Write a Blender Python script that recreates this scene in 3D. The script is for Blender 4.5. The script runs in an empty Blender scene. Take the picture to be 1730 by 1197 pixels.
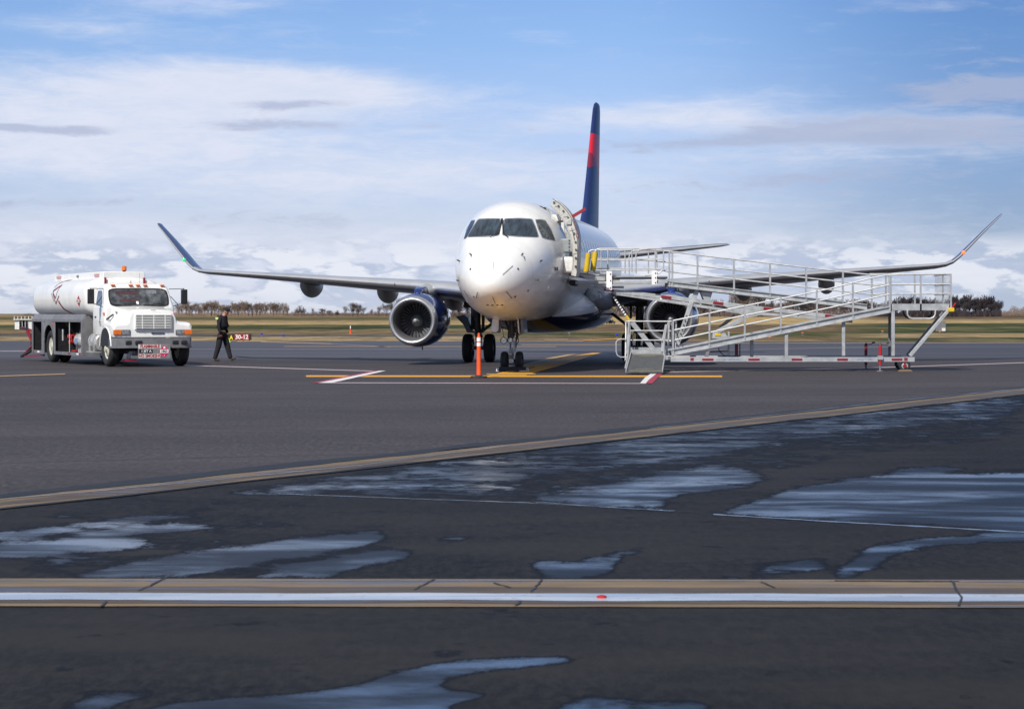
import bpy, bmesh, math, random
import numpy as np
from mathutils import Vector, Matrix, noise as mnoise
from mathutils.bvhtree import BVHTree
from mathutils.geometry import tessellate_polygon
R = math.radians
scene = bpy.context.scene
col = scene.collection

# ------------------------------------------------------------------ camera
CAM_H = 1.53; FPX = 3750.0; PITCH = math.atan(68.5 / FPX)
cd = bpy.data.cameras.new('camera'); cam = bpy.data.objects.new('camera', cd); col.objects.link(cam)
cd.sensor_width = 36; cd.lens = FPX / 1730 * 36; cd.clip_start = 0.5; cd.clip_end = 12000
cam.location = (0, 0, CAM_H); cam.rotation_euler = (R(90) - PITCH, 0, 0)
cd.dof.use_dof = True; cd.dof.focus_distance = 62; cd.dof.aperture_fstop = 9
scene.camera = cam

# ------------------------------------------------------------------ light
SUN = Vector((-0.34, -0.70, 0.76)).normalized()
sd = bpy.data.lights.new('sun', 'SUN'); sd.energy = 4.9; sd.angle = R(0.6); sd.color = (1, 0.955, 0.88)
sun = bpy.data.objects.new('sun', sd); col.objects.link(sun)
sun.rotation_euler = SUN.to_track_quat('Z', 'Y').to_euler()
scene.view_settings.view_transform = 'Standard'; scene.view_settings.look = 'None'
scene.view_settings.exposure = 0.0; scene.view_settings.gamma = 1

# ------------------------------------------------------------------ node helpers
class NT:
    def __init__(s, nt):
        s.nt = nt; s.n = nt.nodes; s.l = nt.links
    def node(s, t, **k):
        o = s.n.new(t)
        for a, b in k.items(): setattr(o, a, b)
        return o
    def link(s, a, b): s.l.new(a, b)
    def put(s, sock, v):
        if hasattr(v, 'is_linked') or isinstance(v, bpy.types.NodeSocket): s.l.new(v, sock)
        else: sock.default_value = v
    def m(s, op, a, b=0.0, c=0.0, clamp=False):
        o = s.n.new('ShaderNodeMath'); o.operation = op; o.use_clamp = clamp
        s.put(o.inputs[0], a); s.put(o.inputs[1], b); s.put(o.inputs[2], c)
        return o.outputs[0]
    def vm(s, op, a, b=(0, 0, 0)):
        o = s.n.new('ShaderNodeVectorMath'); o.operation = op
        s.put(o.inputs[0], a); s.put(o.inputs[1], b)
        return o.outputs[0]
    def mix(s, f, a, b, blend='MIX'):
        o = s.n.new('ShaderNodeMix'); o.data_type = 'RGBA'; o.blend_type = blend
        s.put(o.inputs[0], f); s.put(o.inputs[6], a); s.put(o.inputs[7], b)
        return o.outputs[2]
    def mixf(s, f, a, b):
        o = s.n.new('ShaderNodeMix'); o.data_type = 'FLOAT'
        s.put(o.inputs[0], f); s.put(o.inputs[2], a); s.put(o.inputs[3], b)
        return o.outputs[0]
    def ss(s, x, a, b, lo=0.0, hi=1.0):
        o = s.n.new('ShaderNodeMapRange'); o.interpolation_type = 'SMOOTHSTEP'
        s.put(o.inputs[0], x); s.put(o.inputs[1], a); s.put(o.inputs[2], b)
        s.put(o.inputs[3], lo); s.put(o.inputs[4], hi)
        return o.outputs[0]
    def noise(s, v, scale, detail=5, rough=.55, dist=0.0):
        o = s.n.new('ShaderNodeTexNoise'); s.put(o.inputs['Vector'], v)
        o.inputs['Scale'].default_value = scale; o.inputs['Detail'].default_value = detail
        o.inputs['Roughness'].default_value = rough; o.inputs['Distortion'].default_value = dist
        return o.outputs[0]
    def ramp(s, f, stops, interp='LINEAR'):
        o = s.n.new('ShaderNodeValToRGB'); o.color_ramp.interpolation = interp
        e = o.color_ramp.elements
        while len(e) > 1: e.remove(e[-1])
        e[0].position = stops[0][0]; e[0].color = (*stops[0][1], 1)
        for p, c in stops[1:]:
            k = e.new(p); k.color = (*c, 1)
        s.put(o.inputs[0], f)
        return o.outputs[0]
    def scale(s, v, xyz):
        return s.vm('MULTIPLY', v, xyz)

# ------------------------------------------------------------------ sky
def build_world():
    w = bpy.data.worlds.new('World'); scene.world = w; w.use_nodes = True
    t = NT(w.node_tree)
    for n in list(t.n): t.n.remove(n)
    out = t.node('ShaderNodeOutputWorld'); bg = t.node('ShaderNodeBackground')
    sky = t.node('ShaderNodeTexSky'); sky.sky_type = 'NISHITA'; sky.sun_disc = False
    sky.sun_elevation = math.asin(SUN.z); sky.sun_rotation = math.atan2(SUN.x, SUN.y)
    sky.altitude = 500; sky.air_density = 1.0; sky.dust_density = 0.4; sky.ozone_density = 2.5
    tc = t.node('ShaderNodeTexCoord'); d = t.vm('NORMALIZE', tc.outputs['Generated'])
    sep = t.node('ShaderNodeSeparateXYZ'); t.link(d, sep.inputs[0])
    x, y, z = sep.outputs
    az = t.m('MULTIPLY', t.m('ARCTAN2', x, y), 57.2958)
    el = t.m('MULTIPLY', t.m('ARCSINE', z), 57.2958)
    base = t.mix(1.0, sky.outputs[0], t.ramp(t.m('DIVIDE', el, 40.0, clamp=True),
            [(0, (.86, .80, 1.02)), (.06, (.82, .79, 1.06)), (.12, (.86, .84, 1.08)), (.18, (.74, .84, 1.10)), (.3, (.68, .80, 1.08)), (.7, (.85, .92, 1.05)), (1, (1, 1, 1))]), 'MULTIPLY')
    # the clear part of the sky is deeper towards the right (away from the sun)
    base = t.mix(t.m('MULTIPLY', t.ss(az, 2, 13), t.ss(el, 40, 14, 0, 1)), base, t.mix(1.0, base, (.50, .60, .70, 1), 'MULTIPLY'))
    # stretched coordinates for the layered cloud
    v1 = t.scale(d, (1, 1, 7)); v2 = t.scale(d, (1, 1, 3.2))
    n1 = t.noise(v1, 11, 9, .66, .7)       # long wisps
    n2 = t.noise(t.scale(d, (1, 1, 4.5)), 40, 8, .68, .5)
    n3 = t.noise(v2, 30, 7, .58, .3)     # cumulus near the horizon
    n3b = t.noise(t.vm('ADD', v2, (-.012, 0, .034)), 30, 7, .58, .3)
    nn = t.m('ADD', t.m('MULTIPLY', n1, .6), t.m('MULTIPLY', n2, .4))
    def blob(a0, e0, sa, se, amp, tilt=0.0):
        da = t.m('SUBTRACT', az, a0)
        de = t.m('SUBTRACT', t.m('SUBTRACT', el, e0), t.m('MULTIPLY', da, tilt))
        q = t.m('ADD', t.m('POWER', t.m('ABSOLUTE', t.m('DIVIDE', da, sa)), 2.6), t.m('POWER', t.m('ABSOLUTE', t.m('DIVIDE', de, se)), 2.2))
        return t.m('MULTIPLY', t.m('EXPONENT', t.m('MULTIPLY', q, -1.0)), amp)
    def total(bl):
        s = bl[0]
        for b in bl[1:]: s = t.m('ADD', s, b)
        return s
    P = lambda px, py: ((px - 865) / FPX * 57.2958, (530 - py) / FPX * 57.2958)
    def B(px, py, wx, wy, amp, tilt=0.0):
        a, e = P(px, py); return blob(a, e, wx / FPX * 57.2958, wy / FPX * 57.2958, amp, tilt)
    # high bright veil
    veil = total([B(240, 170, 420, 58, .85, -.02), B(520, 150, 300, 38, .55, -.06), B(60, 250, 380, 50, .6), B(350, 270, 420, 60, .34),
                  B(1120, 190, 260, 26, .5, .10), B(1330, 208, 330, 22, .42, .0), B(330, 15, 190, 22, .45, .02), B(130, 55, 150, 16, .35, -.04),
                  B(925, 67, 75, 16, .30, -.08), B(620, 305, 320, 30, .38, .05), B(90, 380, 380, 50, .34), B(1020, 300, 500, 60, .30),
                  B(1500, 240, 330, 40, .35), B(1540, 20, 120, 16, .25), B(850, 420, 900, 60, .38), B(1200, 470, 800, 60, .4), B(200, 470, 600, 60, .42)])
    general = t.ss(el, 10, 35, 0.0, .62)  # unseen overhead cloud, added to whiten the ambient light
    vd = t.m('ADD', t.m('ADD', veil, general), t.m('MULTIPLY', t.m('SUBTRACT', nn, .5), 1.5))
    vmask = t.m('MULTIPLY', t.ss(vd, .0, 1.0), .93)
    white = t.mix(t.ss(n2, .3, .75), (.70, .755, .90, 1), (.78, .81, .93, 1))
    # grey streaks under the veil
    grey = total([B(490, 180, 105, 9, 1.0, .03), B(470, 215, 170, 11, .8), B(120, 228, 110, 9, .9), B(20, 222, 50, 6, .8), B(800, 216, 120, 10, .35),
                  B(1240, 240, 380, 15, .75, .05), B(1420, 218, 170, 24, .9), B(1650, 155, 170, 19, 1.05), B(1640, 235, 180, 24, .85),
                  B(1690, 115, 90, 12, .55), B(1450, 305, 260, 22, .45), B(1200, 330, 260, 26, .35), B(180, 345, 260, 10, .45, .02), B(430, 375, 300, 26, .4), B(1650, 178, 130, 12, .6)])
    gd = t.m('ADD', grey, t.m('MULTIPLY', t.m('SUBTRACT', n2, .5), 2.2))
    gmask = t.m('MULTIPLY', t.ss(gd, .22, 1.0), .75)
    # cumulus bank
    bank = total([B(865, 505, 1500, 22, .10), B(200, 440, 230, 50, .17), B(600, 470, 230, 50, .15), B(1330, 450, 330, 58, .22), B(1640, 440, 170, 50, .17), B(60, 480, 170, 40, .15), B(980, 500, 240, 40, .08)])
    horiz = t.m('MULTIPLY', t.ss(el, -1.0, 1.2), t.ss(el, 1.3, 2.3, 1.0, 0.0))
    cmask = t.m('MULTIPLY', t.ss(t.m('ADD', n3, bank), .53, .66), horiz)
    lit = t.ss(t.m('SUBTRACT', n3, n3b), -.055, .065)
    cumc = t.mix(lit, (.45, .53, .70, 1), (.82, .85, .93, 1))
    hz = t.ss(el, 0.0, 3.0, .6, 0.0)
    c = t.mix(hz, t.mix(1.0, base, (.105, .105, .105, 1), 'MULTIPLY'), (.50, .61, .80, 1))
    c = t.mix(vmask, c, white)
    c = t.mix(gmask, c, (.42, .48, .66, 1))
    c = t.mix(t.m('MULTIPLY', cmask, .8), c, cumc)
    # sky above the frame is darkened to lower the ambient light
    c = t.mix(t.ss(el, 11, 32, 0, .5), c, (.0, .0, .0, 1))
    c = t.mix(t.ss(el, -2, -.2, 1, 0), c, (.12, .12, .13, 1))
    c = t.mix(1.0, c, (10, 10, 10, 1), 'MULTIPLY')
    t.link(c, bg.inputs[0]); bg.inputs[1].default_value = 0.1
    t.link(bg.outputs[0], out.inputs[0])
build_world()

# ------------------------------------------------------------------ pixel -> world rays (design help: every point gets its true distance)
def ray(px, py):
    a = (px - 865) / FPX; b = -(py - 598.5) / FPX
    c, s = math.cos(PITCH), math.sin(PITCH)
    return Vector((a, c + b * s, -s + b * c))
def W(px, py, Y):
    d = ray(px, py); t = Y / d.y
    return Vector((0, 0, CAM_H)) + d * t
def G(px, py, z=0.0):
    d = ray(px, py); t = (z - CAM_H) / d.z
    return Vector((0, 0, CAM_H)) + d * t

# ------------------------------------------------------------------ materials
def principled(name):
    m = bpy.data.materials.new(name); m.use_nodes = True
    t = NT(m.node_tree); p = t.n['Principled BSDF']
    return m, t, p
def mat(name, c, rough=.5, metal=0.0, var=.08, scale=6.0, bump=0.0, coat=0.0, emit=None, dirt=0.0):
    m, t, p = principled(name)
    tc = t.node('ShaderNodeTexCoord'); o = tc.outputs['Object']
    n = t.noise(o, scale, 5)
    lo = tuple(max(0, k * (1 - var)) for k in c) + (1,); hi = tuple(min(1, k * (1 + var)) for k in c) + (1,)
    cc = t.mix(t.ss(n, .3, .7), lo, hi)
    if dirt:
        d = t.noise(t.scale(o, (1, 1, .35)), scale * 1.7, 6, .65)
        cc = t.mix(t.m('MULTIPLY', t.ss(d, .52, .75), dirt), cc, (c[0] * .35, c[1] * .33, c[2] * .3, 1))
    t.link(cc, p.inputs['Base Color'])
    t.link(t.mixf(n, max(.02, rough * .85), min(1, rough * 1.15)), p.inputs['Roughness'])
    p.inputs['Metallic'].default_value = metal
    p.inputs['Coat Weight'].default_value = coat; p.inputs['Coat Roughness'].default_value = .06
    if emit:
        p.inputs['Emission Color'].default_value = (*emit[0], 1); p.inputs['Emission Strength'].default_value = emit[1]
    if bump:
        b = t.node('ShaderNodeBump'); b.inputs['Strength'].default_value = bump; b.inputs['Distance'].default_value = .01
        t.link(t.noise(o, scale * 8, 4), b.inputs['Height']); t.link(b.outputs[0], p.inputs['Normal'])
    return m
M = {}
M['alu'] = mat('alu', (.46, .47, .47), .5, .45, .16, 5, .15, dirt=.3)
M['alu_light'] = mat('alu_light', (.42, .43, .44), .42, .3, .12, 6, dirt=.2)
M['alu_deck'] = mat('alu_deck', (.085, .09, .095), .6, .15, .25, 9, .3, dirt=.3)
M['steel_tube'] = mat('steel_tube', (.50, .51, .52), .55, .35, .14, 8, dirt=.25)
M['black'] = mat('black', (.018, .018, .02), .5, 0, .2, 9)
M['rubber'] = mat('rubber', (.022, .022, .024), .75, 0, .3, 12, .4)
M['red'] = mat('red', (.42, .015, .02), .4, 0, .1, 8)
M['redrefl'] = mat('redrefl', (.24, .012, .02), .35)
M['yellow'] = mat('yellow', (.66, .44, .02), .55, dirt=.2)
M['orange'] = mat('orange', (.95, .10, .012), .45, 0, .06, 5, dirt=.1)
M['white'] = mat('white', (.80, .80, .78), .28, 0, .04, 3, coat=.4, dirt=.05)
M['tankwhite'] = mat('tankwhite', (.78, .775, .75), .3, 0, .05, 2, coat=.3, dirt=.07)
M['whitestrip'] = mat('whitestrip', (.85, .85, .85), .5)
M['grey'] = mat('grey', (.20, .20, .21), .45, .2, .12, 5, dirt=.2)
M['skirt'] = mat('skirt', (.25, .25, .26), .5, .4, .15, 3, dirt=.25)
M['darkgrey'] = mat('darkgrey', (.06, .06, .065), .55, .2, .2, 6)
M['chrome'] = mat('chrome', (.82, .82, .83), .22, 1.0, .05, 5)
M['rim'] = mat('rim', (.62, .60, .48), .45, .2, .12, 8, dirt=.2)
M['glassdark'] = mat('glassdark', (.02, .027, .035), .05, 0, .2, 2, coat=1)
M['amber'] = mat('amber', (.75, .16, .01), .25, 0, .1, 20, coat=.5)
M['lens'] = mat('lens', (.45, .46, .47), .12, .7, .4, 25, coat=1)
M['navy'] = mat('navy', (.008, .014, .055), .25, 0, .1, 3, coat=.8)
M['blue'] = mat('blue', (.008, .022, .13), .22, 0, .08, 3, coat=.9)
M['wing'] = mat('wing', (.10, .115, .15), .36, .2, .1, 1.5, coat=.2)
M['slat'] = mat('slat', (.84, .84, .84), .32, .75, .05, 2)
M['fairing'] = mat('fairing', (.30, .32, .33), .4, .1, .08, 2)
M['gear'] = mat('gear', (.50, .50, .48), .4, .3, .25, 14, dirt=.4)
M['gearwhite'] = mat('gearwhite', (.72, .71, .68), .35, .1, .1, 10, dirt=.2)
M['geardark'] = mat('geardark', (.10, .10, .10), .5, .4, .4, 16)
M['fan'] = mat('fan', (.17, .17, .175), .45, .3, .2, 9)
M['spinner'] = mat('spinner', (.20, .20, .20), .75, .2, .1, 6)
M['cloth'] = mat('cloth', (.011, .012, .018), .9, 0, .4, 14, .6)
M['skin'] = mat('skin', (.45, .22, .15), .6, 0, .1, 20)
M['hivis'] = mat('hivis', (.55, .80, .04), .6)
M['boot'] = mat('boot', (.055, .032, .02), .8)
M['maroon'] = mat('maroon', (.22, .018, .03), .45)
M['magenta'] = mat('magenta', (.62, .035, .13), .45)
M['placard'] = mat('placard', (.28, .28, .28), .4, .3, .1, 7)
M['signred'] = mat('signred', (.30, .008, .02), .45)
M['signyellow'] = mat('signyellow', (.85, .65, .02), .5)
M['bluelight'] = mat('bluelight', (.02, .03, .5), .2)
M['lip'] = mat('lip', (.62, .62, .63), .36, .8, .06, 5)
M['duct'] = mat('duct', (.14, .14, .15), .45, .2, .06, 5)
M['winglet'] = mat('winglet', (.06, .085, .20), .34, .1, .08, 2, coat=.3)
M['maroonflag'] = mat('maroonflag', (.28, .012, .02), .6)
M['doorpaint'] = mat('doorpaint', (.52, .51, .47), .45, 0, .12, 9, dirt=.35)
M['board'] = mat('board', (.70, .70, .68), .6, dirt=.2)
M['greennav'] = mat('greennav', (.02, .55, .18), .2, coat=1, emit=((.1, .9, .4), .6))
M['rednav'] = mat('rednav', (.9, .12, .03), .2, coat=1, emit=((1, .16, .02), 1.6))

# ------------------------------------------------------------------ mesh builder
def basis(d):
    d = Vector(d).normalized()
    up = Vector((0, 0, 1)) if abs(d.z) < .95 else Vector((1, 0, 0))
    s = d.cross(up).normalized(); u = s.cross(d).normalized()
    return s, d, u
ROOT = {}
class MB:
    def __init__(s): s.v = []; s.f = []
    def add(s, vs, fs):
        k = len(s.v); s.v += [Vector(p) for p in vs]; s.f += [tuple(i + k for i in f) for f in fs]; return s
    def hexa(s, p):
        return s.add(p, [(0, 3, 2, 1), (4, 5, 6, 7), (0, 1, 5, 4), (1, 2, 6, 5), (2, 3, 7, 6), (3, 0, 4, 7)])
    def box(s, x0, x1, y0, y1, z0, z1):
        return s.hexa([(x0, y0, z0), (x1, y0, z0), (x1, y1, z0), (x0, y1, z0), (x0, y0, z1), (x1, y0, z1), (x1, y1, z1), (x0, y1, z1)])
    def bar(s, p, q, w, h, up=None):     # w along side, h along 'up'
        p, q = Vector(p), Vector(q); sd_, d, u = basis(q - p)
        if up is not None:
            u = Vector(up); u = (u - d * u.dot(d)).normalized(); sd_ = d.cross(u)
        a, b = sd_ * w / 2, u * h / 2
        return s.hexa([p - a - b, p + a - b, q + a - b, q - a - b, p - a + b, p + a + b, q + a + b, q - a + b])
    def ring(s, c, sd_, u, r, n, r2=None):
        r2 = r if r2 is None else r2
        return [c + sd_ * (math.cos(2 * math.pi * i / n) * r) + u * (math.sin(2 * math.pi * i / n) * r2) for i in range(n)]
    def loft(s, rings, c0=True, c1=True):
        n = len(rings[0]); vs = [p for r in rings for p in r]; fs = []
        for k in range(len(rings) - 1):
            for i in range(n):
                j = (i + 1) % n; fs.append((k * n + i, k * n + j, (k + 1) * n + j, (k + 1) * n + i))
        if c0: fs.append(tuple(range(n - 1, -1, -1)))
        if c1: fs.append(tuple((len(rings) - 1) * n + i for i in range(n)))
        return s.add(vs, fs)
    def tube(s, p, q, r, n=8, r2=None):
        p, q = Vector(p), Vector(q); a, d, u = basis(q - p)
        return s.loft([s.ring(p, a, u, r, n), s.ring(q, a, u, r if r2 is None else r2, n)])
    def path(s, pts, r, n=7, closed=False):
        pts = [Vector(p) for p in pts]; rings = []
        for i, p in enumerate(pts):
            if closed: d = pts[(i + 1) % len(pts)] - pts[i - 1]
            else: d = pts[min(i + 1, len(pts) - 1)] - pts[max(i - 1, 0)]
            a, dd, u = basis(d)
            if i and rings:
                # keep the ring from twisting
                pa = rings_a[-1]; a = (pa - dd * pa.dot(dd)).normalized(); u = a.cross(dd) * 1
                rings_a.append(a)
            else: rings_a = [a]
            rings.append(s.ring(p, a, u, r, n))
        if closed: rings.append(rings[0]); return s.loft(rings, False, False)
        return s.loft(rings)
    def lathe(s, prof, o, axis, n=32, cap=False):   # prof: (distance along axis, radius)
        o = Vector(o); a, d, u = basis(axis)
        return s.loft([s.ring(o + d * t, a, u, r, n) for t, r in prof], cap, cap)
    def prism(s, pts, vec):
        pts = [Vector(p) for p in pts]; vec = Vector(vec); n = len(pts)
        return s.add(pts + [p + vec for p in pts], [tuple(range(n - 1, -1, -1)), tuple(range(n, 2 * n))] + [(i, (i + 1) % n, (i + 1) % n + n, i + n) for i in range(n)])
    def poly(s, pts): return s.add(pts, [tuple(range(len(pts)))])
    def build(s, name, m, parent=None, sharp=35, bevel=0, flat=False, fix=True):
        me = bpy.data.meshes.new(name)
        vs = s.v
        inv = ROOT.get(parent.name) if parent is not None else None
        if inv is not None: vs = [inv @ v for v in vs]
        me.from_pydata([tuple(v) for v in vs], [], s.f)
        if fix:
            bm = bmesh.new(); bm.from_mesh(me); bmesh.ops.recalc_face_normals(bm, faces=bm.faces); bm.to_mesh(me); bm.free()
        if m is not None: me.materials.append(m)
        if not flat:
            me.polygons.foreach_set('use_smooth', [True] * len(me.polygons)); me.set_sharp_from_angle(angle=R(sharp))
        me.update()
        o = bpy.data.objects.new(name, me); col.objects.link(o)
        if parent is not None:
            o.parent = parent
            if inv is not None: ROOT[o.name] = inv
        if bevel:
            b = o.modifiers.new('bevel', 'BEVEL'); b.width = bevel; b.segments = 2; b.limit_method = 'ANGLE'; b.angle_limit = R(30); b.harden_normals = False
        return o
def tag(o, label=None, cat=None, group=None, kind=None):
    if label: o['label'] = label
    if cat: o['category'] = cat
    if group: o['group'] = group
    if kind: o['kind'] = kind
    return o
def empty(name, loc, rot=(0, 0, 0), world=False):
    o = bpy.data.objects.new(name, None); col.objects.link(o); o.location = loc; o.rotation_euler = rot
    o.empty_display_size = .3
    if world: ROOT[o.name] = Matrix.LocRotScale(Vector(loc), __import__('mathutils').Euler(rot), None).inverted()
    return o
def text_mesh(body, size, fn, name, m, parent, extrude=.002, align='CENTER', bold=0.0):
    c = bpy.data.curves.new(name, 'FONT'); c.body = body; c.size = size; c.align_x = align; c.align_y = 'CENTER'; c.extrude = extrude; c.offset = bold
    c.resolution_u = 2
    o = bpy.data.objects.new(name + '_tmp', c); col.objects.link(o)
    dg = bpy.context.evaluated_depsgraph_get(); dg.update()
    me = bpy.data.meshes.new_from_object(o.evaluated_get(dg))
    bpy.data.objects.remove(o); bpy.data.curves.remove(c)
    for v in me.vertices: v.co = fn(v.co.x, v.co.y, v.co.z)
    me.name = name; me.materials.clear(); me.materials.append(m)
    ob = bpy.data.objects.new(name, me); col.objects.link(ob)
    if parent is not None: ob.parent = parent
    return ob
def chaikin(pts, k=2, q=.25):
    for _ in range(k):
        out = []
        for i in range(len(pts)):
            a, b = pts[i], pts[(i + 1) % len(pts)]
            out += [tuple(a[j] * (1 - q) + b[j] * q for j in range(len(a))), tuple(a[j] * q + b[j] * (1 - q) for j in range(len(a)))]
        pts = out
    return pts
def pchip(xs, ys, x):
    xs = np.array(xs, float); ys = np.array(ys, float); h = np.diff(xs); dl = np.diff(ys) / h; n = len(xs)
    m = np.zeros(n); m[0] = dl[0]; m[-1] = dl[-1]
    for i in range(1, n - 1):
        if dl[i - 1] * dl[i] > 0:
            w1 = 2 * h[i] + h[i - 1]; w2 = h[i] + 2 * h[i - 1]; m[i] = (w1 + w2) / (w1 / dl[i - 1] + w2 / dl[i])
    i = int(np.clip(np.searchsorted(xs, x) - 1, 0, n - 2)); t = (x - xs[i]) / h[i]
    return float((2 * t**3 - 3 * t**2 + 1) * ys[i] + (t**3 - 2 * t**2 + t) * h[i] * m[i] + (-2 * t**3 + 3 * t**2) * ys[i + 1] + (t**3 - t**2) * h[i] * m[i + 1])

# ================================================================== GROUND
def terrain_h(x, y):
    if y < 230: return -0.03
    t = y - 230
    h = -0.03 + 1.05 * min(1, t / 780) ** 1.25
    if y > 1010: h += .55 * min(1, (y - 1010) / 1500)
    return h + .10 * min(1, t / 300) * mnoise.noise(Vector((x * .006, y * .004, 3)))
def build_ground():
    ys = [-300, -100, 0, 60, 100, 118] + [125 + i * 8 for i in range(30)] + [370 + i * 22 for i in range(34)] + [1200, 1500, 2000, 3000, 5000, 9000]
    nx = 90
    vs = []; fs = []
    for y in ys:
        half = 260 + max(0, y) * .9
        for i in range(nx + 1):
            x = -half + 2 * half * i / nx; vs.append((x, y, terrain_h(x, y)))
    for j in range(len(ys) - 1):
        for i in range(nx):
            a = j * (nx + 1) + i; fs.append((a, a + 1, a + nx + 2, a + nx + 1))
    m, t, p = principled('field')
    geo = t.node('ShaderNodeNewGeometry'); sep = t.node('ShaderNodeSeparateXYZ'); t.link(geo.outputs['Position'], sep.inputs[0])
    pos = geo.outputs['Position']
    warp = t.m('MULTIPLY', t.m('SUBTRACT', t.noise(t.scale(pos, (.02, .02, 0)), 1.0, 5), .5), .07)
    f = t.m('DIVIDE', t.m('LOGARITHM', t.m('MAXIMUM', t.m('DIVIDE', sep.outputs[1], 120), 1.0), math.e), math.log(1300 / 120))
    f = t.m('ADD', f, warp)
    L = lambda y: math.log(y / 120) / math.log(1300 / 120)
    tan = (.36, .26, .145); tanb = (.50, .36, .175); brown = (.17, .115, .065); grn = (.062, .080, .025); grnd = (.032, .048, .016); asp = (.10, .10, .11)
    left = t.ramp(f, [(0, tan), (L(149), tan), (L(152), asp), (L(167), asp), (L(171), brown), (L(205), (.20, .15, .075)), (L(240), grnd), (L(300), grn), (L(318), tanb), (L(400), tan), (L(470), (.22, .165, .08)), (L(520), grn), (L(700), brown), (L(900), tan), (1, brown)])
    right = t.ramp(f, [(0, tan), (L(124), tan), (L(128), grn), (L(144), grnd), (L(149), tan), (L(172), tan), (L(178), grnd), (L(230), grn), (L(330), grnd), (L(360), tanb), (L(470), tan), (L(520), brown), (L(700), (.085, .065, .045)), (1, brown)])
    midr = t.ramp(f, [(0, tan), (L(140), brown), (L(170), grn), (L(200), brown), (L(280), brown), (L(300), (.08, .075, .07)), (L(320), tanb), (L(600), tanb), (L(760), tan), (1, tan)])
    side = t.m('DIVIDE', sep.outputs[0], t.m('MAXIMUM', sep.outputs[1], 50.0))
    c = t.mix(t.ss(side, -.03, .02), left, midr)
    c = t.mix(t.ss(side, .135, .175), c, right)
    n = t.noise(t.scale(pos, (.5, .16, .5)), 1.0, 8, .7)
    n2 = t.noise(t.scale(pos, (.06, .03, .05)), 1.0, 6, .65)
    n3 = t.noise(t.scale(pos, (.30, .05, .1)), 1.0, 8, .75)
    c = t.mix(t.ss(n3, .44, .60, 0, .8), c, t.mix(1.0, c, (.50, .52, .50, 1), 'MULTIPLY'))
    c = t.mix(t.ss(n3, .50, .36, 0, .6), c, t.mix(1.0, c, (1.5, 1.35, 1.25, 1), 'MULTIPLY'))
    c = t.mix(t.ss(n, .40, .60, .0, .7), c, t.mix(1.0, c, (.45, .50, .42, 1), 'MULTIPLY'))
    c = t.mix(t.ss(n2, .50, .62, 0, .45), c, (.30, .22, .11, 1))
    t.link(c, p.inputs['Base Color']); p.inputs['Roughness'].default_value = .95; p.inputs['Specular IOR Level'].default_value = .1
    b = MB().add(vs, fs); o = b.build('ground', m, flat=True, fix=False); tag(o, kind='structure')
build_ground()

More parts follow.
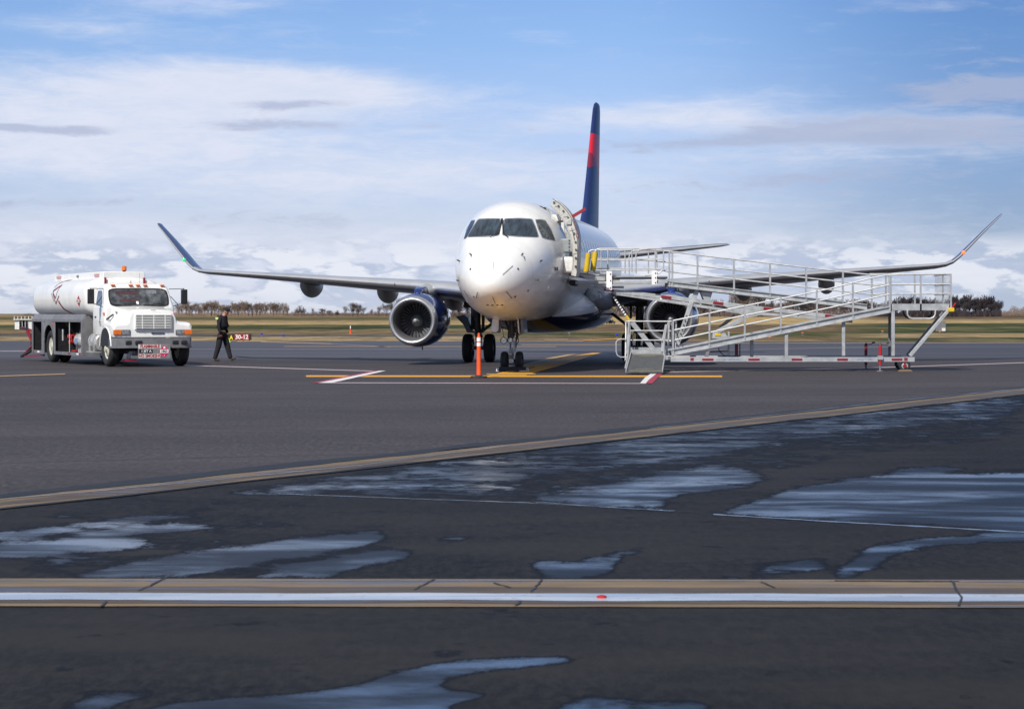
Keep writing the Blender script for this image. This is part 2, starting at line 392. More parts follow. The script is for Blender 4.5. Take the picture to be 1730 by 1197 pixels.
def asphalt(name, base, puddled=False):
    m, t, p = principled(name)
    geo = t.node('ShaderNodeNewGeometry'); pos = geo.outputs['Position']
    sep = t.node('ShaderNodeSeparateXYZ'); t.link(pos, sep.inputs[0])
    fine = t.noise(t.scale(pos, (1, .30, 1)), 16, 5, .85); mid = t.noise(t.scale(pos, (.35, .9, 1)), 1.0, 6, .6); big = t.noise(t.scale(pos, (.05, .16, 1)), 1.0, 5, .6)
    c = t.mix(t.ss(fine, .38, .64), tuple(k * .45 for k in base) + (1,), tuple(k * 1.65 for k in base) + (1,))
    spot = t.noise(t.scale(pos, (1, .5, 1)), 2.3, 7, .75)
    c = t.mix(t.ss(spot, .56, .70, 0, .5), c, tuple(k * .35 for k in base) + (1,))
    c = t.mix(t.ss(spot, .42, .30, 0, .3), c, tuple(k * 1.9 for k in base) + (1,))
    c = t.mix(t.ss(mid, .35, .7, 0, .35), c, tuple(k * .6 for k in base) + (1,))
    c = t.mix(t.ss(big, .4, .65, 0, .4), c, tuple(k * 1.35 for k in base) + (1,))
    blot = t.noise(t.scale(pos, (.5, .9, 1)), .7, 6, .7, .5)
    c = t.mix(t.ss(blot, .55, .68, 0, .45), c, tuple(k * .4 for k in base) + (1,))
    bump = t.node('ShaderNodeBump'); bump.inputs['Distance'].default_value = .004
    if not puddled:
        p.inputs['Specular IOR Level'].default_value = .3
        # old paving lanes: each pass of the paver is a touch lighter or darker and has a dark joint
        lane = t.m('ADD', t.m('MULTIPLY', sep.outputs[1], .9), t.m('MULTIPLY', sep.outputs[0], -.37))
        lane = t.m('ADD', lane, t.m('MULTIPLY', t.m('SUBTRACT', big, .5), 1.2))
        w = t.node('ShaderNodeTexWave'); w.wave_type = 'BANDS'; w.bands_direction = 'X'
        cb = t.node('ShaderNodeCombineXYZ'); t.link(lane, cb.inputs[0]); t.link(cb.outputs[0], w.inputs['Vector']); w.inputs['Scale'].default_value = .055
        w.inputs['Distortion'].default_value = .0
        c = t.mix(t.ss(w.outputs[1], .2, .8, 0, .28), c, tuple(k * .62 for k in base) + (1,))
        # smoother, paler lanes beyond the stands
        far = t.ss(t.m('ADD', sep.outputs[1], t.m('MULTIPLY', mid, 3)), 74, 82)
        st = t.noise(t.scale(pos, (.012, .33, 1)), 1.0, 4, .6)
        c = t.mix(far, c, t.mix(t.ss(st, .35, .65), (.040, .038, .042, 1), (.080, .073, .077, 1)))
        joint = t.m('LESS_THAN', t.m('ABSOLUTE', t.m('SUBTRACT', t.m('FRACT', t.m('DIVIDE', lane, 15.0)), .5)), .004)
        c = t.mix(t.m('MULTIPLY', joint, .6), c, (.02, .02, .022, 1))
        t.link(t.mixf(far, t.mixf(mid, .62, .75), t.mixf(st, .42, .62)), p.inputs['Roughness'])
        t.link(t.m('ADD', .35, 0), bump.inputs['Strength'])
        t.link(c, p.inputs['Base Color'])
        t.link(fine, bump.inputs['Height'])
    else:
        at = t.node('ShaderNodeAttribute'); at.attribute_name = 'wet'
        wv = at.outputs['Fac']
        rp = t.node('ShaderNodeMapping'); t.link(pos, rp.inputs[0]); rp.inputs['Rotation'].default_value = (0, 0, R(-40)); rp.inputs['Scale'].default_value = (.8, 2.4, 1)
        en = t.m('ADD', t.m('MULTIPLY', t.noise(t.scale(pos, (1.3, .9, 1)), 1.7, 9, .66, .5), .6), t.m('MULTIPLY', t.noise(t.scale(rp.outputs[0], (.5, .5, 1)), 1.1, 7, .65, .3), .4))
        streak = t.noise(t.scale(pos, (.42, 1.1, 1)), 1.15, 8, .6, .3)
        rag = t.noise(t.scale(pos, (1, .8, 1)), 8.0, 6, .7, .6); rag2 = t.noise(t.scale(pos, (.8, .8, 1)), 3.2, 6, .65, .8)
        mm = t.m('ADD', wv, t.m('MULTIPLY', t.m('SUBTRACT', en, .5), 1.9))
        mm = t.m('ADD', mm, t.m('ADD', t.m('MULTIPLY', t.m('SUBTRACT', rag, .5), .75), t.m('MULTIPLY', t.m('SUBTRACT', rag2, .5), 1.0)))
        damp = t.ss(mm, .20, .34); wet = t.ss(mm, .40, .56); deep = t.ss(mm, .46, 1.05)
        c = t.mix(t.ss(t.noise(t.scale(pos, (.22, .5, 1)), 1.3, 6, .6), .35, .7, 0, .55), c, (.036, .032, .029, 1))
        c = t.mix(t.m('MULTIPLY', damp, .8), c, (.005, .005, .006, 1))
        t.link(c, p.inputs['Base Color'])
        r = t.mixf(wet, t.mixf(damp, .62, .5), t.mixf(t.ss(streak, .4, .65), .30, .17))
        t.link(r, p.inputs['Roughness'])
        t.link(t.mixf(wet, .13, t.mixf(t.m('MULTIPLY', t.m('ADD', t.m('MULTIPLY', deep, .7), .3), t.ss(streak, .44, .66, .22, 1)), .08, .62)), p.inputs['Specular IOR Level'])
        t.link(t.mixf(wet, .5, .03), bump.inputs['Strength'])
        # the film of water does not cover the stones everywhere: part of the area stays plain dark tarmac
        df = t.node('ShaderNodeBsdfDiffuse'); t.link(c, df.inputs[0]); mx = t.node('ShaderNodeMixShader')
        big2 = t.noise(t.scale(pos, (.35, .45, 1)), .9, 5, .6)
        cov = t.m('ADD', t.ss(mm, .42, .70, .30, .50), t.m('MULTIPLY', t.m('MULTIPLY', t.ss(streak, .38, .68), t.ss(mm, .46, .95)), t.ss(big2, .30, .62, .30, .75)))
        p.inputs['Specular Tint'].default_value = (.60, .79, 1.0, 1)
        t.link(t.mixf(wet, t.mixf(damp, .9, .55), cov), mx.inputs[0]); t.link(df.outputs[0], mx.inputs[1]); t.link(p.outputs[0], mx.inputs[2])
        t.link(mx.outputs[0], t.n['Material Output'].inputs['Surface'])
        t.link(fine, bump.inputs['Height'])
    t.link(bump.outputs[0], p.inputs['Normal'])
    return m
def sheet(name, pts, z, m):
    b = MB(); b.poly([(x, y, z) for x, y in pts]); o = b.build(name, m, flat=True, fix=False)
    tag(o, kind='structure'); return o
M['apron'] = asphalt('apron', (.054, .047, .050))
sheet('apron', [(-260, -60), (300, -60), (300, 119), (60, 120), (-10, 125), (-260, 128)], 0.0, M['apron'])

# the nearer, older tarmac with its puddles; 'wet' is measured on the ground itself
BX0, BK = 24.55, 1.80          # near edge of the diagonal concrete strip: Y = BX0 + BK * X
def blurred(mask, kx, ky):
    for ax, k in ((1, kx), (0, ky)):
        for _ in range(2):
            pad = np.pad(mask, [(k, k) if a == ax else (0, 0) for a in (0, 1)], mode='edge')
            cs = np.cumsum(pad, axis=ax); n = 2 * k
            if ax == 1: mask = (cs[:, n:] - cs[:, :-n])[:, :mask.shape[1]] / n
            else: mask = (cs[n:, :] - cs[:-n, :])[:mask.shape[0], :] / n
    return mask
PUD = [
 ([(0,903),(100,888),(200,880),(330,867),(345,870),(250,884),(140,895),(60,907),(0,912),(-200,915),(-200,905)],1.0),
 ([(-200,922),(0,920),(70,918),(160,910),(250,912),(258,918),(200,930),(110,938),(0,943),(-200,946)],1.0),
 ([(120,905),(200,890),(330,883),(355,888),(330,900),(220,905),(140,912)],.8),
 ([(25,963),(60,950),(150,940),(215,938),(200,947),(110,960),(40,967)],.62),
 ([(120,977),(180,962),(250,948),(300,940),(360,933),(440,925),(470,912),(520,908),(600,905),(610,899),(650,899),(657,907),(620,922),(560,932),(500,945),(420,955),(350,968),(300,979),(130,980)],1.0),
 ([(430,977),(470,962),(560,948),(610,938),(690,927),(702,932),(690,946),(640,950),(590,965),(560,979),(438,979)],.95),
 ([(728,914),(760,906),(806,904),(806,910),(760,917),(735,918)],.75),
 ([(898,960),(912,945),(935,950),(970,955),(1000,945),(1030,935),(1085,927),(1092,932),(1050,942),(1047,960),(1010,979),(910,981),(930,968)],.9),
 ([(1100,980),(1260,975),(1270,965),(1330,950),(1400,945),(1405,955),(1380,970),(1320,980)],.62),
 ([(1412,980),(1418,965),(1448,945),(1468,926),(1498,916),(1560,911),(1650,904),(1730,901),(1950,895),(1950,915),(1730,916),(1600,921),(1540,931),(1500,945),(1475,960),(1452,980)],.9),
 ([(1205,868),(1280,850),(1330,830),(1400,815),(1490,805),(1560,801),(1730,800),(2000,790),(2000,915),(1730,901),(1640,893),(1500,885),(1400,880),(1300,875)],1.0),
 ([(1490,801),(1540,790),(1600,787),(1642,792),(1600,801),(1540,807)],.8),
 ([(350,836),(480,818),(600,800),(760,778),(865,764),(1000,748),(1200,722),(1400,700),(1560,682),(1740,660),(1740,700),(1500,724),(1360,742),(1200,770),(1050,790),(900,803),(860,836),(700,843),(530,838)],.60),
 ([(520,836),(640,806),(760,790),(865,778),(1000,764),(1150,748),(1220,744),(1180,762),(1060,782),(960,796),(860,812),(880,822),(820,836),(700,841)],.38),
 ([(560,838),(760,790),(1000,760),(1250,738),(1500,712),(1730,688),(1740,742),(1500,762),(1350,790),(1200,830),(1000,846),(880,848)],.34),
 ([(120,985),(0,960),(0,870),(300,855),(420,862),(500,890),(680,895),(700,975)],.22),
 ([(900,846),(930,836),(1000,825),(1090,810),(1130,800),(1200,790),(1290,800),(1295,818),(1240,826),(1150,838),(1110,850),(1142,863),(1050,859),(940,851)],.85),
 ([(350,850),(372,845),(392,848),(375,852)],.9),
 ([(440,855),(500,850),(560,852),(500,857)],.45),
 ([(240,1197),(380,1183),(480,1178),(600,1163),(680,1135),(760,1121),(865,1114),(960,1112),(967,1119),(900,1129),(800,1140),(742,1155),(757,1174),(845,1178),(735,1197),(800,1260),(200,1260)],.95),
 ([(722,1104),(745,1098),(785,1100),(785,1109),(750,1113)],.66),
 ([(955,1186),(1010,1180),(1090,1186),(1190,1184),(1198,1197),(1240,1240),(900,1240)],.8),
 ([(125,1188),(180,1175),(250,1168),(268,1172),(230,1184),(180,1200),(60,1215)],.62),
 ([(1140,902),(1190,900),(1195,905),(1145,906)],.5),
 ([(90,1132),(140,1130),(140,1137),(95,1138)],.4),
]
def inside(px, py, poly):
    r = np.zeros(px.shape, bool); n = len(poly)
    for i in range(n):
        x0, y0 = poly[i]; x1, y1 = poly[(i + 1) % n]
        if y0 == y1: continue
        c = ((y0 > py) != (y1 > py)) & (px < (x1 - x0) * (py - y0) / (y1 - y0) + x0)
        r ^= c
    return r
def build_tarmac():
    gx = np.concatenate([np.arange(-1300, -150, 30), np.arange(-150, 1880, 3.0), np.arange(1880, 2300, 20)])
    gv = np.concatenate([np.arange(0, 560, 1.25), np.arange(560, 3300, 60)])     # pixels below the strip's edge
    # raster of the puddle masks, 1.5 px cells
    x0, y0, cs = -300, 640, 1.5
    RX, RY = np.meshgrid(np.arange(x0, 2100, cs), np.arange(y0, 1300, cs))
    acc = np.zeros(RX.shape)
    for poly, w in PUD:
        sm = chaikin([(float(a), float(b)) for a, b in poly], 2)
        acc = np.maximum(acc, inside(RX, RY, sm) * w)
    acc = .45 * blurred(acc, 5, 2) + .55 * blurred(acc, 20, 5)
    verts = []; wet = []
    nr = len(gv)
    for px in gx:
        k = (px - 865) / FPX
        Yt = BX0 / (1 - BK * k); pt = 530 + FPX * CAM_H / Yt
        py = pt + gv
        Y = FPX * CAM_H / (py - 530)
        for j in range(nr):
            verts.append((k * Y[j], Y[j], 0.004))
        ix = np.clip(((px - x0) / cs), 0, RX.shape[1] - 1).astype(int) * np.ones(nr, int); iy = np.clip((py - y0) / cs, 0, RX.shape[0] - 1).astype(int)
        v = acc[iy, ix]
        out = (px < -290) | (px > 2090) | (py > 1290)
        v = np.where(out, [0.35 + .5 * mnoise.noise(Vector((k * yy * .5, yy * .8, 0))) for yy in Y], v)
        wet.append(v)
    wet = np.array(wet).ravel()
    nc = len(gx)
    A, Bq = np.meshgrid(np.arange(nc - 1), np.arange(nr - 1), indexing='ij')
    a = (A * nr + Bq).ravel(); faces = np.stack([a + 1, a + nr + 1, a + nr, a], 1)
    me = bpy.data.meshes.new('tarmac'); me.from_pydata(verts, [], faces.tolist())
    at = me.attributes.new('wet', 'FLOAT', 'POINT'); at.data.foreach_set('value', wet.astype(np.float32))
    me.materials.append(asphalt('old_tarmac', (.0145, .0135, .013), True)); me.update()
    o = bpy.data.objects.new('tarmac', me); col.objects.link(o); tag(o, kind='structure')
build_tarmac()

def concrete(name, c, wetline=False):
    m, t, p = principled(name)
    pos = t.node('ShaderNodeNewGeometry').outputs['Position']
    n = t.noise(t.scale(pos, (.7, 2.2, 1)), 1.6, 7, .65); f = t.noise(pos, 60, 3, .7); st = t.noise(t.scale(pos, (.25, 3, 1)), 2, 5, .6)
    cc = t.mix(t.ss(n, .3, .7), tuple(k * .72 for k in c) + (1,), tuple(k * 1.12 for k in c) + (1,))
    cc = t.mix(t.ss(f, .45, .8, 0, .5), cc, tuple(k * .6 for k in c) + (1,))
    cc = t.mix(t.ss(st, .55, .68, 0, .75), cc, (c[0] * .32, c[1] * .33, c[2] * .42, 1))
    t.link(cc, p.inputs['Base Color'])
    t.link(t.ss(st, .5, .62, .85, .32), p.inputs['Roughness'])
    b = t.node('ShaderNodeBump'); b.inputs['Strength'].default_value = .4; b.inputs['Distance'].default_value = .005; t.link(f, b.inputs['Height']); t.link(b.outputs[0], p.inputs['Normal'])
    return m
M['concrete'] = concrete('concrete', (.19, .14, .088))
M['concrete_old'] = concrete('concrete_old', (.165, .12, .075))
M['concrete_damp'] = concrete('concrete_damp', (.085, .068, .06))
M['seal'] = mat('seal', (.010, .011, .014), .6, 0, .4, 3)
def jit_strip(name, near, far, z, m, n=240, x0=-9, x1=16, amp=.03, seed=0):
    # near/far: functions X -> Y
    b = MB(); vs = []
    for i in range(n + 1):
        x = x0 + (x1 - x0) * i / n
        for k, f in enumerate((near, far)):
            vs.append((x, f(x) + amp * mnoise.fractal(Vector((x * 1.1, k * 9 + seed, seed)), .9, 2.2, 5), z))
    b.add(vs, [(2 * i, 2 * i + 2, 2 * i + 3, 2 * i + 1) for i in range(n)])
    return tag(b.build(name, m, flat=True, fix=False), kind='structure')
jit_strip('concrete_strip', lambda x: BX0 + BK * x - .02, lambda x: 26.05 + 1.84 * x, .008, M['concrete_old'], 400, -9, 30, .09, 3)
jit_strip('concrete_strip', lambda x: BX0 + BK * x + .30, lambda x: 25.55 + 1.83 * x, .010, M['concrete_damp'], 400, -9, 30, .32, 7)
jit_strip('seal_and_dark_edge', lambda x: 26.02 + 1.84 * x, lambda x: 26.75 + 1.84 * x, .012, M['seal'], 500, -9, 30, .22, 5)
jit_strip('seal_and_dark_edge', lambda x: BX0 + BK * x - .16, lambda x: BX0 + BK * x + .03, .0125, M['seal'], 500, -9, 30, .12, 8)  # damp and shadow painted as a dark band along the near edge
# drainage gutter across the foreground
def gY(py): return FPX * CAM_H / (py - 530)
sl = -.012
jit_strip('gutter', lambda x: gY(1028) + sl * x, lambda x: gY(981) + sl * x, .009, M['concrete'], 300, -9, 9, .015, 11)
jit_strip('gutter', lambda x: gY(1023) + sl * x, lambda x: gY(995) + sl * x, .011, M['concrete_damp'], 300, -9, 9, .04, 13)
def water_mat():
    m, t, p = principled('gutter_water')
    pos = t.node('ShaderNodeNewGeometry').outputs['Position']
    n = t.noise(t.scale(pos, (.5, 3, 1)), 1.5, 5)
    wr = t.noise(pos, 9, 7, .7)
    t.link(t.mix(t.ss(wr, .55, .7, 0, .55), t.mix(t.ss(n, .35, .65), (.30, .34, .40, 1), (.50, .52, .56, 1)), (.16, .15, .15, 1)), p.inputs['Base Color'])  # pale base colour stands in for sky mirrored in the water
    t.link(t.mixf(n, .14, .30), p.inputs['Roughness'])
    p.inputs['Specular IOR Level'].default_value = 1.0
    return m
M['gwater'] = water_mat()
jit_strip('gutter_water', lambda x: gY(1018.5) + sl * x, lambda x: gY(1006.5) + sl * x, .013, M['gwater'], 900, -9, 9, .035, 17)
def crack(pxs, w, z=.0145):
    pts = [G(a, b) for a, b in pxs]; b = MB(); L = []
    dense = []
    for i in range(len(pts) - 1):
        for k in range(8): dense.append(pts[i].lerp(pts[i + 1], k / 8))
    dense.append(pts[-1])
    for i, p in enumerate(dense):
        d = (dense[min(i + 1, len(dense) - 1)] - dense[max(i - 1, 0)]); d.z = 0; d.normalize(); s_ = Vector((-d.y, d.x, 0))
        j = .012 * mnoise.noise(p * 9); ww = w * (.6 + .8 * abs(mnoise.noise(p * 5)))
        L += [(p + s_ * (j + ww / 2)), (p + s_ * (j - ww / 2))]
    for v in L: v.z = z
    b.add(L, [(2 * i, 2 * i + 1, 2 * i + 3, 2 * i + 2) for i in range(len(dense) - 1)])
    tag(b.build('crack', M['black'], flat=True, fix=False), kind='structure')
def joint(pxs, wpx, m, z=.0065):
    b = MB(); L = []; D = []
    for i in range(len(pxs) - 1):
        for k in range(24): t = k / 24; D.append((pxs[i][0] * (1 - t) + pxs[i + 1][0] * t, pxs[i][1] * (1 - t) + pxs[i + 1][1] * t))
    D.append(pxs[-1])
    for i, (a, c) in enumerate(D):
        w = wpx * (.35 + 1.1 * abs(mnoise.noise(Vector((a * .021, 4.1, 0))))); j = .5 * mnoise.noise(Vector((a * .05, 1.7, 0)))
        L += [G(a, c + j - w / 2, z), G(a, c + j + w / 2, z)]
    b.add(L, [(2 * i, 2 * i + 1, 2 * i + 3, 2 * i + 2) for i in range(len(D) - 1)])
    tag(b.build('slab_joint', m, flat=True, fix=False), kind='structure')
M['jwater'] = mat('jwater', (.10, .13, .19), .16, 0, .5, 2.0)  # bluish base colour paints sky glints into the joint water
joint([(0, 842.5), (250, 820.5), (600, 786), (865, 751)], .9, M['jwater'], .014); joint([(1100, 722.5), (1315, 699), (1515, 676), (1730, 655.5)], .8, M['jwater'], .014)
joint([(470, 833), (700, 842), (880, 848), (1140, 862)], .9, M['jwater']); joint([(905, 847), (1010, 855), (1135, 862)], 1.6, M['jwater'])
joint([(1205, 868), (1400, 880), (1640, 893), (1900, 908)], 2.2, M['jwater']); joint([(1140, 862), (1205, 868)], .8, M['black'])
joint([(-60, 979.3), (300, 979.3), (700, 979.6), (1300, 980), (1800, 982.5)], 1.1, M['jwater'], .012); joint([(1410, 980), (1500, 980.6), (1620, 981)], 2.2, M['black'], .0125)
for c_ in ([(283, 977), (262, 988), (235, 1001)], [(735, 981), (712, 992), (700, 999)], [(915, 982), (908, 992), (898, 1003)], [(1607, 984), (1616, 1000), (1624, 1012), (1620, 1026)],
           [(880, 1018), (872, 1026)], [(180, 1019), (170, 1028)], [(1285, 986), (1310, 996)], [(835, 987), (862, 996)]): crack(c_, .018)
b = MB(); p = G(1016.5, 1013); b.lathe([(0, .0), (0, .027), (.01, .027), (.014, .015), (.014, 0)], (p.x, p.y, .013), (0, 0, 1), 14)
tag(b.build('red_cap', M['red']), 'small red disc lying in the wet white line of the foreground gutter', 'cap')

# painted marks on the apron
def paint_mat(name, c, wear=.35):
    m, t, p = principled(name)
    pos = t.node('ShaderNodeNewGeometry').outputs['Position']
    n = t.noise(pos, 7, 7, .7)
    t.link(t.mix(t.ss(n, .56, .72, 0, wear), (*c, 1), (.06, .055, .06, 1)), p.inputs['Base Color'])
    p.inputs['Roughness'].default_value = .55
    return m
M['pyellow'] = paint_mat('line_yellow', (.72, .34, .015)); M['pwhite'] = paint_mat('line_white', (.72, .70, .70), .25); M['pred'] = paint_mat('line_red', (.34, .03, .06)); M['ppink'] = paint_mat('line_faded', (.45, .36, .38), .4)
M['pdull'] = paint_mat('line_dull', (.24, .20, .20), .6); M['pfade'] = paint_mat('line_yellow_faded', (.42, .27, .10), .5)
def mark(pxs, m, z=.004):
    b = MB(); b.poly([Vector((g.x, g.y, z)) for g in (G(a, c) for a, c in pxs)]); tag(b.build('painted_line', m, flat=True, fix=False), kind='structure')
def line(p, q, wpx, m, z=.004):   # nearly level line: thickness in image rows at p and q
    mark([(p[0], p[1] - wpx / 2), (q[0], q[1] - wpx / 2), (q[0], q[1] + wpx / 2), (p[0], p[1] + wpx / 2)], m, z)
line((517, 635.2), (1220, 635.6), 2.6, M['pyellow'])
line((540, 646.8), (1092, 648), 1.2, M['ppink'], .008)
mark([(536, 647.4), (560, 647.4), (652, 626.6), (640, 626.6)], M['pwhite'], .012)
mark([(526, 647.4), (537, 647.4), (641, 626.6), (632, 626.6)], M['pred'], .012)
mark([(1081, 648), (1091, 648), (1096, 642), (1110, 631), (1100, 631), (1090, 638)], M['pwhite'], .012)
mark([(1091.5, 648), (1102, 648), (1110, 640), (1120, 631), (1110.5, 631), (1096.5, 642)], M['pred'], .012)
line((300, 616.5), (632, 626.8), 1.2, M['ppink'])
line((1110, 628.5), (1463, 621.5), 1.1, M['ppink']); line((1463, 621.5), (1760, 611.5), 1.1, M['ppink'])
line((-40, 636.5), (110, 631.5), 1.3, M['pfade'])
# lead-in line with its stop bar
mark([(824, 634), (888, 634), (962, 613), (985, 606), (1019, 594.5), (1004, 595.5), (975, 600), (915, 611), (880, 622)], M['pyellow'], .008)
mark([(868, 623), (890, 620), (935, 607), (975, 598), (958, 599), (925, 605), (888, 615)], M['pfade'], .012)
mark([(822, 631.5), (905, 631.5), (905, 633), (822, 633)], M['pfade'], .012)
mark([(866, 629), (872, 629), (905, 620), (900, 620)], M['apron'], .013)
# faint far lines
line((440, 577), (560, 580.5), 1.0, M['pfade']); line((400, 576.5), (450, 575.8), 1.0, M['pfade']); line((560, 580.5), (660, 586), .6, M['pdull'])
line((985, 574.8), (1060, 571.5), 1.0, M['pyellow']); line((880, 582), (1060, 582), .8, M['pfade']); line((300, 589.5), (1070, 590.5), .5, M['pdull'])
line((0, 593), (60, 593), .9, M['ppink']); line((920, 574), (960, 573.5), .9, M['pfade']); line((1160, 592), (1500, 586), .6, M['pdull']); line((1100, 580), (1730, 578.8), .6, M['pfade'])
line((690, 572.2), (1000, 572.6), .5, M['pdull']); line((480, 585), (940, 585.4), .7, M['pfade'])

# ================================================================== AIRCRAFT
AL = Vector((-.54, 55.5, 0)); AROT = (0, R(-.33), R(-7.5))
air = empty('passenger_jet', AL, AROT)
tag(air, 'white twin engine airliner with navy belly and its front door open beside the ramp', 'airliner')
AIRM = Matrix.LocRotScale(AL, __import__('mathutils').Euler(AROT), None); AINV = AIRM.inverted()
def fus_mat():
    m, t, p = principled('fuselage_paint')
    tc = t.node('ShaderNodeTexCoord'); o = tc.outputs['Object']; sep = t.node('ShaderNodeSeparateXYZ'); t.link(o, sep.inputs[0])
    x, y, z = sep.outputs
    lim = t.m('ADD', 1.30, t.ss(y, 5.0, 12, 0, .42))
    lim = t.m('ADD', lim, t.ss(y, 19, 28, 0, 1.6))
    navy = t.ss(z, lim, t.m('SUBTRACT', lim, .02))
    n = t.noise(t.scale(o, (1, 1, .5)), 2.5, 6, .6)
    wht = t.mix(t.ss(n, .4, .75), (.86, .86, .84, 1), (.79, .785, .76, 1))
    grime = t.noise(t.scale(o, (3, .35, 3)), 1.5, 6, .65)
    wht = t.mix(t.m('MULTIPLY', t.ss(grime, .5, .72), t.ss(z, 2.6, 1.6, 0, .35)), wht, (.42, .38, .31, 1))
    # skin joints
    def seam(v, w): return t.m('LESS_THAN', t.m('ABSOLUTE', v), w)
    j = seam(t.m('SUBTRACT', y, 1.18), .006)
    for a in (3.5, 6.6, 8.9, 11.5, 14, 17, 20): j = t.m('MAXIMUM', j, seam(t.m('SUBTRACT', y, a), .007))
    wht = t.mix(t.m('MULTIPLY', j, .3), wht, (.25, .25, .26, 1))
    t.link(t.mix(navy, wht, (.007, .012, .05, 1)), p.inputs['Base Color'])
    t.link(t.mixf(n, .20, .30), p.inputs['Roughness'])
    p.inputs['Coat Weight'].default_value = .4; p.inputs['Coat Roughness'].default_value = .08
    return m
M['fus'] = fus_mat()
SEC = [  # a, halfwidth, top, bottom, z of widest line
 (0.0, .0, 2.32, 2.32, 2.32), (.05, .20, 2.53, 2.13, 2.32), (.2, .40, 2.77, 1.95, 2.34), (.5, .64, 3.02, 1.76, 2.40), (1.0, .88, 3.27, 1.58, 2.5), (1.6, 1.07, 3.50, 1.47, 2.62),
 (2.1, 1.18, 3.76, 1.42, 2.72), (2.7, 1.30, 4.06, 1.38, 2.82), (3.3, 1.39, 4.30, 1.35, 2.90), (4.0, 1.47, 4.50, 1.34, 2.96), (5.0, 1.535, 4.62, 1.34, 3.0), (6.0, 1.535, 4.65, 1.34, 3.0),
 (20, 1.535, 4.65, 1.36, 3.0), (23, 1.42, 4.64, 1.75, 3.15), (26, 1.12, 4.58, 2.45, 3.4), (29, .66, 4.40, 3.15, 3.7), (31, .28, 4.15, 3.62, 3.85)]
sq = [math.sqrt(s_[0]) for s_ in SEC]
def section(a):
    u = math.sqrt(a); return [pchip(sq, [s_[k] for s_ in SEC], u) for k in (1, 2, 3, 4)]
NT_ = 96
def fus_pt(a, th, off=0.0):   # th: 0 at top, + towards +x
    hw, zt, zb, zc = section(a)
    c, s_ = math.cos(th), math.sin(th)
    e = .94
    x = (hw + off) * math.copysign(abs(s_) ** e, s_)
    z = zc + ((zt - zc + off) if c >= 0 else (zc - zb + off)) * math.copysign(abs(c) ** e, c)
    return Vector((x, a, z))
def build_fuselage():
    aa = [0.0008, .01, .03, .06, .1, .16, .24, .34, .46, .6, .78, 1.0, 1.2, 1.4, 1.6, 1.8, 2.0, 2.2, 2.4, 2.6, 2.8, 3.0, 3.25, 3.5, 3.8, 4.1, 4.35, 4.55, 4.8, 5.05, 5.35, 5.7, 6, 7, 8, 9.5, 11, 13, 15, 17, 19, 20.5, 22, 23.5, 25, 26.5, 28, 29.2, 30.3, 31]
    b = MB(); vs = []; fs = []
    for a in aa:
        for i in range(NT_): vs.append(fus_pt(a, 2 * math.pi * i / NT_))
    for k in range(len(aa) - 1):
        am = (aa[k] + aa[k + 1]) / 2
        for i in range(NT_):
            zz = (vs[k * NT_ + i].z + vs[k * NT_ + (i + 1) % NT_].z) / 2; xx = vs[k * NT_ + i].x
            if 4.55 < am < 5.35 and xx > 0 and 2.60 < zz < 4.42: continue       # front door opening
            j = (i + 1) % NT_; fs.append((k * NT_ + i, k * NT_ + j, (k + 1) * NT_ + j, (k + 1) * NT_ + i))
    fs.append(tuple(range(NT_))); fs.append(tuple((len(aa) - 1) * NT_ + i for i in range(NT_)))
    b.add(vs, fs); o = b.build('fuselage', M['fus'], air, sharp=60)
    bv = BVHTree.FromPolygons([tuple(v) for v in vs], [f for f in fs if len(f) == 4])
    return o, bv
fus, FBV = build_fuselage()
def hit_px(px, py, bvh=FBV):
    o = AINV @ Vector((0, 0, CAM_H)); d = (AINV.to_3x3() @ ray(px, py)).normalized()
    loc, n, i, dist = bvh.ray_cast(o, d)
    if loc is None: return None, None
    if n.dot(d) > 0: n = -n
    return loc, n
def grid_poly(poly, step):
    pts = [Vector((p[0], p[1], 0)) for p in poly]
    tris = tessellate_polygon([pts]); bm = bmesh.new(); bv = [bm.verts.new(p) for p in pts]
    for tr in tris:
        try: bm.faces.new([bv[i] for i in tr])
        except ValueError: pass
    for _ in range(6):
        es = [e for e in bm.edges if e.calc_length() > step]
        if not es: break
        bmesh.ops.subdivide_edges(bm, edges=es, cuts=1); bmesh.ops.triangulate(bm, faces=[f for f in bm.faces if len(f.verts) > 3])
    bm.verts.index_update()
    r = [v.co.copy() for v in bm.verts], [tuple(v.index for v in f.verts) for f in bm.faces]; bm.free(); return r
def patch_px(name, poly, m, parent, off=.006, step=6, bvh=FBV):
    vs, fs = grid_poly(poly, step); out = []; ok = []
    for v in vs:
        l, n = hit_px(v.x, v.y, bvh); ok.append(l is not None); out.append(l + n * off if l is not None else Vector((0, 5, 3)))
    b = MB(); b.add(out, [f for f in fs if all(ok[i] for i in f)]); return b.build(name, m, parent, sharp=80)
def patch_side(name, poly, m, parent, off=.006, step=.12, sgn=1, bvh=FBV):   # poly in (a, z)
    vs, fs = grid_poly(poly, step); out = []; ok = []
    for v in vs:
        l, n, i, dd = bvh.ray_cast(Vector((sgn * 6, v.x, v.y)), Vector((-sgn, 0, 0)))
        if n is not None and n.x * sgn < 0: n = -n
        ok.append(l is not None); out.append(l + n * off if l is not None else Vector((0, v.x, 3)))
    b = MB(); b.add(out, [f for f in fs if all(ok[i] for i in f)]); return b.build(name, m, parent, sharp=80)
